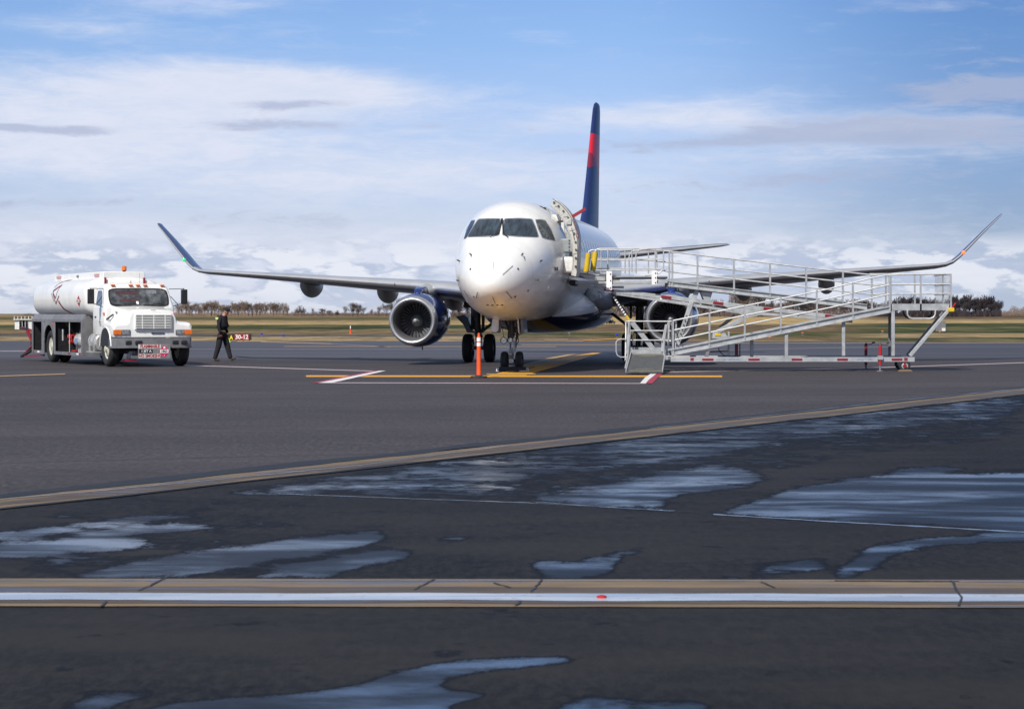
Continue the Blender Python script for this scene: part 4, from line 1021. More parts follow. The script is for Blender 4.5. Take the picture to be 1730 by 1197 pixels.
# ================================================================== BOARDING RAMP
YN, YM, YR = 59.2, 60.4, 61.5
ramp = empty('boarding_ramp', (W(1340, 600, YN).x, YM - .3, 0), world=True)
tag(ramp, 'long silver aluminium switchback passenger ramp on small wheels leading to the open aircraft door', 'boarding ramp')
def railing(tops, posts, Y, name='handrail', pw=.075, pdn=None, r=.021, nm='rail_post'):
    # tops: list of polylines of px points; posts: (x, ytop, ybottom)
    b = MB()
    for pl in tops: b.path([W(a, c, Y) for a, c in pl], r, 7)
    h = b.build(name, M['steel_tube'], ramp)
    for x, y0, y1 in posts:
        b = MB(); b.bar(W(x, y0, Y), W(x, y1, Y), pw, .045); b.build(nm, M['alu_light'], h)
    return h
def lerp(a, b, t): return a + (b - a) * t
def channel(p, q, hpx, Y0, Y1, name='ramp_deck', sideY=True):
    # a walkway between planes Y0 and Y1 with C-channel stringers; p, q top corners at Y0
    P0, Q0 = W(*p, Y0), W(*q, Y0); h = hpx * Y0 / FPX
    P1, Q1 = P0 + Vector((0, Y1 - Y0, 0)), Q0 + Vector((0, Y1 - Y0, 0)); dz = Vector((0, 0, 1))
    d = MB(); d.hexa([P0 - dz * (h * .42), Q0 - dz * (h * .42), Q1 - dz * (h * .42), P1 - dz * (h * .42), P0 - dz * (h * .28), Q0 - dz * (h * .28), Q1 - dz * (h * .28), P1 - dz * (h * .28)])
    dk = d.build(name, M['alu_deck'], ramp)
    for A, B_, s_ in ((P0, Q0, -1), (P1, Q1, 1)):
        b = MB(); b.bar(A - dz * h / 2, B_ - dz * h / 2, .02, h); b.bar(A - dz * .012 + Vector((0, s_ * .03, 0)), B_ - dz * .012 + Vector((0, s_ * .03, 0)), .05, .022); b.bar(A - dz * (h - .012) + Vector((0, s_ * .03, 0)), B_ - dz * (h - .012) + Vector((0, s_ * .03, 0)), .05, .022)
        b.build('stringer', M['alu'], dk)
    n = int((Q0 - P0).length / .45); b = MB()
    for i in range(1, n):
        t = i / n; b.bar(P0.lerp(Q0, t) - dz * h * .6, P1.lerp(Q1, t) - dz * h * .6, .05, .06)
    b.build('cross_member', M['alu'], dk)
    return dk
# near run
channel((1134, 590), (1503, 517), 11, YN, YM - .08)
fx = [1137, 1198.5, 1258, 1319, 1380, 1441, 1503]
ft = lambda x: lerp(541, 463.8, (x - 1137) / (1503 - 1137)) if x < 1490 else 465
deck_b = lambda x: lerp(602, 528, (x - 1134) / 369)
posts = [(x, ft(x), deck_b(x)) for x in fx]
railing([[(1137, 541.5), (1256.6, 517), (1400, 488), (1470, 470), (1494.5, 465.2), (1503, 464.2)], [(1138, 557.6), (1256, 533), (1400, 504.5), (1503, 480.5)], [(1140, 574.2), (1256, 549), (1400, 520), (1503, 496.5)]], posts, YN)
# rear run: near and far rail, deck
channel((1128, 474), (1465, 513.5), 9.5, YM, YR)
rx = [1131, 1136, 1178.5, 1240, 1301, 1362, 1424, 1473, 1497]
rt_ = lambda x: lerp(424.5, 466, (x - 1131) / (1490 - 1131))
rb_ = lambda x: lerp(485, 521, (x - 1131) / (1473 - 1131))
railing([[(1083, 420), (1131, 424.5), (1200, 433.2), (1460, 463), (1490, 466)], [(1067, 436.5), (1131, 443), (1200, 451.3), (1460, 480), (1497, 483)], [(1110, 455), (1131, 458.6), (1200, 466.8), (1460, 496), (1497, 499)]], [(x, rt_(x), rb_(x)) for x in rx], YM)
sc = YM / YR
far = lambda pl: [(865 + (a - 865) * sc, 530 + (c - 530) * sc) for a, c in pl]
# turning platform at the right end
p0, p1 = W(1505, 513, YN), W(1603, 513, YN); h_ = 11 * YN / FPX
b = MB(); b.box(p0.x, p1.x, YN, YR, p0.z - .10, p0.z - .06); plat = b.build('platform', M['alu_deck'], ramp)
b = MB()
for y in (YN, YR): b.box(p0.x, p1.x, y - .02, y + .02, p0.z - h_ * 1.0, p0.z)
for x in (p0.x, p1.x): b.box(x - .02, x + .02, YN + .021, YR - .021, p0.z - h_, p0.z - .002)
b.build('platform_edge', M['alu'], plat)
for Y, xs in ((YN, [1505, 1555.5, 1606.5]), (YR, [])):
    railing([[(1503, 464.2), (1560, 463), (1606.5, 462.5)], [(1503, 480.5), (1606.5, 480)], [(1503, 496.5), (1606.5, 496)]], [(x, 463.3, 524) for x in xs], Y, pw=.04)
railing([far([(1480, 461.5), (1560, 461.5), (1606.5, 460.5)]), far([(1480, 479), (1606.5, 478.6)]), far([(1480, 495.5), (1606.5, 495)])], [(865 + (x - 865) * sc, 464, 513) for x in (1558, 1606.5)], YR, pw=.04)
b = MB(); q0 = W(1606.5, 462.5, YN); q1 = Vector((q0.x, YR, q0.z)); b.path([q0, q1], .021)
for py_ in (480, 496): z_ = W(1606.5, py_, YN).z; b.path([(q0.x, YN, z_), (q0.x, YR, z_)], .018)
eg = b.build('handrail', M['steel_tube'], ramp)
b = MB(); z1 = q0.z; z0 = p0.z
for i in range(1, 24):
    y = YN + (YR - YN) * i / 24; b.tube((q0.x, y, z0), (q0.x, y, z1), .004, 4)
b.build('mesh_panel', M['alu_light'], eg)
b = MB()
for (a, c) in ((1508, 519), (1557, 519.5), (1601, 519)): b.box(W(a, c, YN).x - .03, W(a, c, YN).x + .03, YN - .035, YN - .022, W(a, c, YN).z - .04, W(a, c, YN).z + .03)
# platform legs
def leg(p, q, w, Y, name='support_leg', m='alu', d=.09):
    b = MB(); b.bar(W(*p, Y), W(*q, Y), d, w) if False else b.bar(W(*p, Y), W(*q, Y), w, d); return b.build(name, M[m], ramp, bevel=.008)
leg((1508.5, 524), (1508.5, 601), .12, YN + .05); leg((1503.5, 524), (1503.5, 601), .06, YR - .1, m='grey'); leg((1601, 525), (1537, 601), .15, YN + .05); leg((1596, 525), (1533, 600), .12, YR - .1, m='grey')
leg((1425, 541), (1425, 601), .06, YN + .1, m='alu'); leg((1328.5, 562), (1328.5, 603), .07, YN + .02, m='alu_light'); leg((1270, 562), (1270, 603), .05, YN + .5); leg((1196, 592), (1193, 603), .10, YN + .05, m='grey')
b = MB(); pts = [(1533, 524), (1533, 531), (1536, 536), (1541, 538), (1571, 538), (1577, 536), (1580, 531), (1580.5, 524)]
b.path([W(a, c, YN - .03) for a, c in pts], .022); b.build('grab_handle', M['steel_tube'], ramp)
b = MB(); b.path([W(a - 6, c - 1, YR) for a, c in pts], .022); b.build('grab_handle', M['black'], ramp)
b = MB(); c = W(1607, 523, YN - .05); b.box(c.x - .08, c.x + .08, c.y - .06, c.y + .06, c.z - .06, c.z + .05); yb = b.build('winch_box', M['yellow'], ramp, bevel=.02)
b = MB(); b.bar(W(1608, 521, YN - .05), W(1614.5, 511, YN - .05), .05, .03); b.build('lever', M['red'], yb)
# base frame
b = MB(); z0, z1 = W(1300, 611, YN).z, W(1300, 603, YN).z; xa, xb = W(1133, 606, YN).x, W(1545, 606, YN).x
b.box(xa, xb, YN - .04, YN + .04, z0, z1); b.box(xa, xb, YR - .3, YR - .22, z0, z1)
for k in range(9):
    x = lerp(xa + .1, xb - .1, k / 8); b.box(x - .03, x + .03, YN + .04, YR - .3, z0 + .02, z1 - .02)
base = b.build('base_frame', M['alu_light'], ramp, bevel=.006)
for x0_, x1_ in ((1186, 1205), (1264, 1283), (1337, 1355), (1414, 1432), (1506, 1524)):
    b = MB(); A_, B_ = W(x0_, 607, YN), W(x1_, 607, YN); b.box(A_.x, B_.x, YN - .048, YN - .041, A_.z - .028, A_.z + .028); b.build('reflector', M['redrefl'], base)
M['bluepaint'] = mat('bluepaint', (.16, .24, .42), .5, var=.5, scale=25)
for x0_, x1_ in ((1221, 1250), (1441, 1480)):
    A_, B_ = W(x0_, 607, YN), W(x1_, 607, YN); mid = (A_ + B_) / 2
    text_mesh('US AVIATION' if False else 'AVIATION', .09, lambda x, y, z, mid=mid: (Matrix.Identity(3) @ Vector((mid.x + x - ramp.location.x, YN - .044 - ramp.location.y, mid.z + y))), 'frame_lettering', M['bluepaint'], base, 0)
for x_ in (1169, 1530): b = MB(); A_ = W(x_, 606.5, YN); b.box(A_.x - .045, A_.x + .045, YN - .047, YN - .041, A_.z - .04, A_.z + .04); b.build('badge', M['maroon'], base)
# wheels at the right end
for Y, x_ in ((YN + .02, 1528), (YR - .26, 1521)):
    c = W(x_, 617.6, Y); r = .158
    b = MB(); b.tube((c.x, c.y - .09, c.z), (c.x, c.y + .09, c.z), .05, 10); b.bar((c.x, c.y, c.z), (c.x, c.y, z0 + .04), .07, .05); wl = b.build('wheel', M['redrefl'], ramp)
    wheel((c.x, c.y, .158 + .0), .158, .10, wl, (0, 1, 0), .55, M['alu_light'])
b = MB(); A_ = W(1529, 625.5, YN - .1); b.prism([(A_.x - .2, YN - .16, 0), (A_.x + .2, YN - .16, 0), (A_.x + .14, YN - .16, .05), (A_.x - .14, YN - .16, .05)], (0, .08, 0))
o = b.build('wheel_chock', M['concrete'], None); tag(o, 'pale low block against the small end wheel of the ramp', 'wheel chock')
# wheel at the left end, behind the entry gate
c = W(1052, 590, YR + .2)
# jacks
for Y, x_, m_ in ((YR - .15, 1463, 'maroon'), (YN - .07, 1487, 'red')):
    b = MB(); t_, m1, m2 = W(x_, 583, Y), W(x_, 604, Y), W(x_, 616, Y)
    b.tube(m2, t_, .042, 14); jk = b.build('jack', M[m_], ramp)
    b = MB(); b.tube((t_.x, t_.y, 0.02), m2, .028, 10); b.lathe([(0, .10), (.02, .10), (.03, .03)], (t_.x, t_.y, .0), (0, 0, 1), 16); b.build('jack_foot', M['grey'], jk)
    b = MB(); b.lathe([(0, .045), (.05, .03), (.07, 0)], t_, (0, 0, 1), 12); b.path([t_ + Vector((0, 0, .02)), t_ + Vector((.14, 0, .03)), t_ + Vector((.2, 0, .08))], .011, 6); e_ = t_ + Vector((.2, 0, .08)); b.tube(e_ - Vector((.03, 0, 0)), e_ + Vector((.05, 0, 0)), .022, 8); b.build('crank_handle', M['darkgrey'], jk)
    b = MB(); b.box(t_.x - .07, t_.x + .07, Y - .06, Y + .06, m1.z - .05, m1.z + .05); b.build('bracket', M['alu_light'], jk)
# entry: gate frame and flap
YE = 58.6
b = MB(); A0_, A1_, B0_, B1_ = W(1062, 597, YN), W(1125, 597, YN), G(1057.5, 630, .03), G(1119, 630, .03)
dz = Vector((0, 0, .03)); P_, Q_ = W(1066, 599, YN + .1), W(1124, 599, YN + .1)
b.hexa([B0_, B1_, Q_, P_, B0_ + dz, B1_ + dz, Q_ + dz, P_ + dz]); flap = b.build('entry_flap', M['alu_deck'], ramp)
b = MB(); b.bar(P_ + Vector((0, -.02, .07)), Q_ + Vector((0, -.02, .07)), .03, .13); b.build('entry_sill', M['alu'], flap); b = MB(); b.bar(P_ + Vector((0, .5, .16)), Q_ + Vector((0, .5, .16)), .03, .06); b.build('entry_sill', M['alu'], flap)
b = MB(); nrm = Vector((0, 0, .006))
for t0, w in ((.05, .03), (.93, .02)):
    u0, u1 = B0_.lerp(P_, t0) + dz + nrm, B1_.lerp(Q_, t0) + dz + nrm; b.bar(u0.lerp(u1, .08), u0.lerp(u1, .95), .03, .006)
for t0 in (.14, .85):
    u0, u1 = B0_.lerp(P_, t0) + dz + nrm, B1_.lerp(Q_, t0) + dz + nrm
    for k in range(12): b.bar(u0.lerp(u1, .26 + k * .04), u0.lerp(u1, .285 + k * .04), .03, .005)
b.build('grip_strip', mat('gripyellow', (.55, .47, .25), .6), flap)
b = MB(); b.bar(B0_ + dz * 1.5, P_ + dz * 2, .03, .06); b.bar(B1_ + dz * 1.5, Q_ + dz * 2, .03, .06); b.build('flap_edge', M['alu_light'], flap)
# entry floor behind the flap
b = MB(); b.hexa([P_ + Vector((0, .03, 0)), Q_ + Vector((0, .03, 0)), Q_ + Vector((.0, 1.1, .0)), P_ + Vector((0, 1.1, 0)), P_ + Vector((0, .03, .04)), Q_ + Vector((0, .03, .04)), Q_ + Vector((0, 1.1, .04)), P_ + Vector((0, 1.1, .04))]); b.build('entry_floor', M['alu_deck'], ramp)
Yg = YN + 1.0
b = MB()
for py_, r in ((542.4, .020), (558.2, .017), (574.2, .017)): b.path([W(1057 if py_ < 550 else 1064, py_, Yg), W(1135, py_ + .4, Yg), W(1139, py_ - .3, YN)], r)
b.path([W(1057, 542.4, Yg), W(1057.2, 545, YN + .3), W(1057.5, 560, YN + .1), W(1056.5, 608, YN)], .02)
gate = b.build('handrail', M['steel_tube'], ramp)
for pts, w in (([(1062.5, 543), (1058.5, 598)], .09), ([(1059.5, 596), (1056.5, 610)], .05), ([(1063.5, 546), (1064, 598)], .03), ([(1125, 548), (1119, 576)], .05), ([(1119, 575), (1118.5, 594)], .035), ([(1130, 543), (1129, 585)], .035), ([(1137, 542), (1137, 601)], .09), ([(1142, 543), (1140, 596)], .06)):
    b = MB(); b.bar(W(*pts[0], YN + .1), W(*pts[1], YN + .05), w, .045); b.build('rail_post', M['alu_light'], gate)
b = MB(); b.path([W(a, c, YN) for a, c in [(1064, 565), (1062, 585), (1061, 600), (1056.8, 622)]], .03); b.build('side_rail', M['alu_light'], gate); b = MB(); b.path([W(a, c, YN - .2) for a, c in [(1127, 548), (1122, 575), (1121.5, 600), (1119, 622)]], .028); b.build('side_rail', M['alu_light'], gate)
b = MB(); b.path([W(a, c, YN) for a, c in [(1058, 572.5), (1049, 572.6), (1043.5, 574), (1041, 578), (1041, 594), (1043, 600), (1048, 603), (1060, 603)]], .018); b.build('grab_handle', M['steel_tube'], ramp)
b = MB(); b.path([W(a, c, YN + .2) for a, c in [(1128, 545), (1127, 560), (1131, 580), (1134, 582), (1134, 545)]], .014); b.build('grab_handle', M['steel_tube'], ramp)
# lift boom under the rear run
def boom(top, bot, Y, hh=.11):
    b = MB()
    P3 = [W(a, c, Y) for a, c in top]
    for i in range(len(P3) - 1): b.bar(P3[i], P3[i + 1], .07, hh)
    Q3 = [W(a, c, Y) for a, c in bot]
    for i in range(len(Q3) - 1): b.bar(Q3[i], Q3[i + 1], .05, hh * .7)
    for k in range(7):
        t = (k + .5) / 7; x = lerp(bot[0][0] + 10, bot[-1][0] - 10, t)
        def on(pl):
            for i in range(len(pl) - 1):
                if pl[i][0] <= x <= pl[i + 1][0]: return lerp(pl[i][1], pl[i + 1][1], (x - pl[i][0]) / (pl[i + 1][0] - pl[i][0]))
            return pl[-1][1]
        b.bar(W(x, on(top), Y), W(x + .5, on(bot), Y), .05, .05)
    return b
tp = [(1034, 491.5), (1125, 501.5), (1213, 512.5), (1330, 526), (1440, 538)]; bt = [(1036, 495), (1130, 509), (1250, 527.5), (1330, 533), (1440, 543)]
for Y in (YM + .12, YR - .15):
    bo = boom(tp, bt, Y).build('lift_boom', M['alu'], ramp, bevel=.006)
    if Y < 61:
        for x0_ in (1117, 1205, 1290, 1394):
            b = MB(); yy = lerp(501.5, 536, (x0_ + 8 - 1125) / 300); A_, B_ = W(x0_, yy - .8, Y - .045), W(x0_ + 17, yy + 1.3, Y - .045); b.bar(A_, B_, .012, .07); b.build('reflector', M['redrefl'], bo)
        b = MB(); b.prism([W(a, c, Y - .03) for a, c in [(1218, 514), (1262, 519), (1290, 524), (1288, 531), (1262, 537), (1248, 529)]], (0, .1, 0)); b.build('gusset', M['alu'], bo)
b = MB(); b.bar(W(1020, 489, YM + .08), W(1037, 491.3, YM + .08), .10, .06); b.build('reflector', M['redrefl'], ramp)
# struts
def strut(p, q, w, Y, m='alu', name='brace', dd=.06):
    b = MB(); b.bar(W(*p, Y), W(*q, Y), dd, w, up=(0, 0, 1)); return b.build(name, M[m], ramp, bevel=.005)
strut((1033, 496), (1063, 541), .05, YM + .1, 'darkgrey'); strut((1036, 496), (1068, 543), .03, YR - .1, 'geardark')
b = MB()
for k in range(9):
    t = .12 + k * .09; b.bar(W(lerp(1033, 1063, t), lerp(496, 541, t), YM + .06), W(lerp(1033, 1063, t + .05), lerp(496, 541, t + .05), YM + .06), .01, .05)
b.build('stripe', M['whitestrip'], ramp)
strut((1058, 533), (1064, 542), .07, YM + .05, 'yellow'); strut((1064, 540), (1106, 592), .13, YM + .1, 'alu_light'); strut((1064, 542), (1104, 592), .05, YR - .1, 'alu')
strut((1178, 491), (1170, 508), .12, YM + .12, 'alu'); strut((1169, 508), (1144, 582), .12, YM + .1, 'alu'); strut((1172, 508), (1147, 582), .05, YR - .1, 'grey')
b = MB()
for k in range(5):
    t = .35 + k * .1; c = W(lerp(1169, 1144, t), lerp(508, 582, t), YM + .03); b.lathe([(0, 0), (0, .022), (.01, .022)], c, (0, 1, 0), 8)
b.build('pin_hole', M['black'], ramp)
b = MB(); b.prism([W(a, c, YM + .1) for a, c in [(1184, 493), (1204, 493), (1199, 508), (1190, 508)]], (0, .5, 0)); b.build('bracket', M['alu'], ramp, bevel=.01)
strut((1241, 533), (1216, 553), .09, YM + .2, 'black', 'hydraulic_cylinder'); strut((1256, 538), (1212, 560), .12, YM + .1, 'alu_light')
b = MB(); b.prism([W(a, c, YM + .1) for a, c in [(1203, 572), (1232, 572), (1226, 563), (1219, 559), (1205, 560)]], (0, .4, 0)); pb = b.build('pivot_box', M['alu'], ramp, bevel=.01)
b = MB(); A_, B_ = W(1208, 567, YM + .09), W(1217.5, 562.5, YM + .09); b.box(A_.x, B_.x, YM + .08, YM + .095, A_.z, B_.z); b.build('warning_label', M['yellow'], pb)
b = MB(); A_, B_ = W(1242, 600, YN + .5), W(1247, 581, YN + .5); b.box(A_.x, B_.x, A_.y, A_.y + .1, A_.z, B_.z); b.build('pump', M['maroon'], ramp, bevel=.01)
b = MB(); b.path([W(a, c, YN + .45) for a, c in [(1250, 580), (1250, 600), (1241, 602)]], .015); b.path([W(a, c, YN + .4) for a, c in [(1214, 587), (1215, 592), (1222, 600), (1232, 602), (1243, 601)]], .012); b.build('hose', M['black'], ramp)
strut((1200, 594), (1230, 592), .04, YN + .5, 'grey'); strut((1231, 560), (1231, 603), .05, YN + .5, 'alu_light')
# upper platform at the aircraft door
Yf, Yb = YM - .1, YR
def wbox(x0, y0, x1, y1, Ya, Yc, m, name, parent=ramp, bevel=.006):
    A_, B_ = W(x0, y1, Ya), W(x1, y0, Ya); b = MB(); b.box(A_.x, B_.x, Ya, Yc, A_.z, B_.z); return b.build(name, M[m], parent, bevel=bevel)
wbox(1026, 466, 1128, 470.5, Yf, Yb, 'alu_deck', 'platform')
wbox(1032, 473.5, 1128, 478, Yf, Yf + .08, 'alu', 'platform_beam'); wbox(1032, 473.5, 1128, 478, Yb - .08, Yb, 'alu', 'platform_beam'); wbox(970, 476.3, 1100, 480, Yf - .02, Yf + .05, 'alu_light', 'platform_beam'); wbox(975, 483, 1054, 487, Yf + .2, Yf + .26, 'alu', 'platform_beam')
wbox(1040, 466.2, 1128, 468, Yf - .02, Yf - .002, 'alu_light', 'platform_beam', bevel=0)
for x0_, y0_, x1_, y1_ in ((1024.5, 458, 1034, 490), (1101, 457, 1110, 481)):
    pl_ = wbox(x0_, y0_, x1_, y1_, Yf - .08, Yf - .04, 'whitestrip', 'post_plate')
    for t in ((.15, .5, .88) if y1_ > 485 else (.18, .5, .85)):
        cy_ = lerp(y0_, y1_, t); wbox(x1_ - 3.4, cy_ - 1.2, x1_ - 1.6, cy_ + 1.2, Yf - .09, Yf - .081, 'redrefl', 'reflector', pl_, 0)
# bridge plate towards the door and rubber bumper
dS = to_world((1.45, 4.95, 2.60)); 
b = MB(); A_, B_ = W(957, 458, 60.3), W(1026, 466.5, Yf); 
b.hexa([(A_.x, 59.9, A_.z - .12), (B_.x, Yf, B_.z - .12), (B_.x, Yb, B_.z - .12), (A_.x, 60.9, A_.z - .12), (A_.x, 59.9, A_.z), (B_.x, Yf, B_.z), (B_.x, Yb, B_.z), (A_.x, 60.9, A_.z)]); b.build('bridge_plate', M['grey'], ramp, bevel=.01)
b = MB(); b.prism([W(a, c, 59.9) for a, c in [(975, 462), (1022, 468), (1022, 474), (1008, 473), (990, 470)]], (0, .06, 0)); b.build('bridge_side', M['alu'], ramp)
b = MB(); c = W(966.5, 477.5, 59.85); b.tube(c, c + Vector((.12, .9, 0)), .085, 16); b.build('bumper', M['rubber'], ramp)
b = MB(); c = W(971, 477.5, 60.0); b.tube(c, W(1024, 478.3, Yf), .05, 12); b.build('platform_beam', M['alu_light'], ramp)
# tubular side gates of the upper platform
def gate_frame(dx, dy, Y, x_end=1121):
    b = MB(); o_ = lambda a, c: W(a + dx, c + dy, Y)
    b.path([o_(1005, 426), o_(1006.5, 422.5), o_(1010, 420.6), o_(1014, 420), o_(1060, 420), o_(x_end - 6, 420), o_(x_end - 2, 421.5), o_(x_end, 425), o_(x_end, 450), o_(x_end - 2, 456), o_(x_end - 6, 460.5), o_(x_end - 12, 462.3), o_(x_end - 20, 462.5)], .019)
    b.path([o_(1005, 437), o_(x_end, 437.3)], .016); b.path([o_(1002.5, 453.8), o_(x_end, 453.8)], .016)
    b.path([o_(1002.5, 456), o_(1004, 459), o_(1007, 461.6), o_(1024, 462)], .016)
    for x in (1027, 1067.5, 1107): b.path([o_(x, 420), o_(x, 460)], .019)
    b.path([o_(1080, 423), o_(1075.5, 427), o_(1074, 434), o_(1074.5, 462)], .02); b.path([o_(1079, 422), o_(1095, 420)], .02)
    g_ = b.build('side_gate', M['steel_tube'], ramp)
    b = MB(); b.tube(o_(1005.6, 425.5), o_(1001.6, 457), .075, 12); b.build('foam_pad', M['yellow'], g_)
gate_frame(0, 0, Yf); gate_frame(-11.5, 2.2, Yb)

# ================================================================== FUEL TRUCK
TL = Vector((-10.73, 65.0, 0)); trk = empty('fuel_truck', TL, (0, 0, R(26)))
tag(trk, 'white tanker truck with open grey side cabinets and a flammable placard on its bumper', 'fuel truck')
def tb(b, name, m, parent=trk, **k): return b.build(name, M[m] if isinstance(m, str) else m, parent, **k)
def superring(cx, y, cz, rx, rz, n=48, e=.8, e2=None):
    return [Vector((cx + rx * math.copysign(abs(math.cos(t)) ** e, math.cos(t)), y, cz + rz * math.copysign(abs(math.sin(t)) ** (e2 or e), math.sin(t)))) for t in [2 * math.pi * i / n for i in range(n)]]
# tank
b = MB(); rings = []
for y, k in [(2.14, .30), (2.15, .7), (2.17, .86), (2.22, .94), (2.32, .985), (2.45, 1), (5.5, 1), (8.45, 1), (8.6, .985), (8.7, .94), (8.76, .86), (8.78, .6), (8.79, .3)]:
    rings.append(superring(0, y, 2.01, 1.2 * k, .64 * k, 56, .66))
b.loft(rings); tank = tb(b, 'tank', 'tankwhite', sharp=40)
b = MB(); b.loft([[Vector((-w, y, 2.45)), Vector((w, y, 2.45)), Vector((w * .96, y, 2.80)), Vector((-w * .96, y, 2.80))] for y, w in ((2.22, .66), (8.0, .66))]); tb(b, 'hatch_guard', 'tankwhite', tank, bevel=.02)
for y in (2.9, 7.4):
    b = MB(); b.box(-.668, -.655, y - .25, y + .25, 2.66, 2.74); tb(b, 'tank_sticker', mat('sticker', (.55, .30, .28), .5), tank)
b = MB(); b.box(-.668, -.652, 5.0, 5.2, 2.67, 2.73); tb(b, 'tank_sticker', 'grey', tank)
for x in (-.60, .60):
    b = MB(); b.box(x - .03, x + .03, 2.12, 2.16, 2.42, 2.62); tb(b, 'drain_strip', 'maroon', tank)
TBV = BVHTree.FromPolygons([tuple(v) for r in rings for v in r], [(k * 56 + i, k * 56 + (i + 1) % 56, (k + 1) * 56 + (i + 1) % 56, (k + 1) * 56 + i) for k in range(len(rings) - 1) for i in range(56)])
def tank_stroke(pts, w, m, name='tank_graphic'):
    # pts in (y, z) on the tank's near flank
    dense = []
    for i in range(len(pts) - 1):
        for k in range(10): dense.append(Vector(pts[i]).lerp(Vector(pts[i + 1]), k / 10))
    dense.append(Vector(pts[-1])); L = []
    for i, p in enumerate(dense):
        d = (dense[min(i + 1, len(dense) - 1)] - dense[max(i - 1, 0)]).normalized(); nrm = Vector((-d.y, d.x)) * w / 2
        for s_ in (1, -1):
            q = p + nrm * s_; l, n, _, _ = TBV.ray_cast(Vector((-4, q.x, q.y)), Vector((1, 0, 0)))
            if l is None: l, n = Vector((-1.0, q.x, q.y)), Vector((-1, 0, 0))
            if n.x > 0: n = -n
            L.append(l + n * .008)
    b = MB(); b.add(L, [(2 * i, 2 * i + 1, 2 * i + 3, 2 * i + 2) for i in range(len(dense) - 1)]); tb(b, name, m, tank, sharp=70)
def TP(px, py, x=-1.2):     # pixel -> (y, z) on the truck's flank plane
    mi = Matrix.LocRotScale(TL, __import__('mathutils').Euler((0, 0, R(26))), None).inverted()
    o = mi @ Vector((0, 0, CAM_H)); d = mi.to_3x3() @ ray(px, py); t = (x - o.x) / d.x; q = o + d * t; return (q.y, q.z)
def zoom3(pts, x=-1.19): return [TP(20 + a / 6.3, 440 + c / 6.3, x) for a, c in pts]
tank_stroke(zoom3([(498, 208), (465, 215), (445, 240), (438, 290)]), .035, 'maroon')
tank_stroke(zoom3([(500, 262), (440, 325), (440, 345), (470, 400)]), .055, 'maroon')
tank_stroke(zoom3([(500, 262), (470, 400)]), .03, 'maroon')
tank_stroke(zoom3([(440, 345), (472, 460), (506, 375)]), .05, 'maroon'); tank_stroke(zoom3([(425, 350), (445, 410), (455, 440)]), .035, 'grey')
tank_stroke(zoom3([(500, 430), (540, 510), (590, 570), (625, 590)]), .07, 'maroon'); tank_stroke(zoom3([(507, 430), (547, 508), (597, 568), (630, 586)]), .018, 'darkgrey')
cy_, cz_ = zoom3([(714, 430)])[0]
def tank_poly(poly, m, name, off):
    vs, fs = grid_poly(poly, .12); out = []
    for v in vs:
        l, n, _, _ = TBV.ray_cast(Vector((-4, v.x, v.y)), Vector((1, 0, 0)))
        if n.x > 0: n = -n
        out.append(l + n * off)
    b = MB(); b.add(out, fs); return tb(b, name, m, tank, sharp=80)
tank_poly([(cy_ - .24, cz_), (cy_, cz_ - .17), (cy_ + .24, cz_), (cy_, cz_ + .17)], 'red', 'hazard_diamond', .007)
tank_poly([(cy_ - .12, cz_ - .05), (cy_ + .12, cz_ - .05), (cy_ + .12, cz_ + .05), (cy_ - .12, cz_ + .05)], 'whitestrip', 'hazard_number_panel', .011)
def onflank(x, y, z): return Vector((-1.222, cy_ - x, cz_ + y))
text_mesh('1863', .075, onflank, 'hazard_number', M['black'], tank, .001, bold=.002)
# beacon
b = MB(); b.lathe([(0, .05), (.04, .05)], (.04, 2.35, 2.80), (0, 0, 1), 14); bc = tb(b, 'beacon', 'black', trk)
b = MB(); b.lathe([(.04, .075), (.06, .078), (.16, .07), (.175, .05), (.18, .0)], (.04, 2.35, 2.80), (0, 0, 1), 16); tb(b, 'beacon_lens', 'amber', bc)
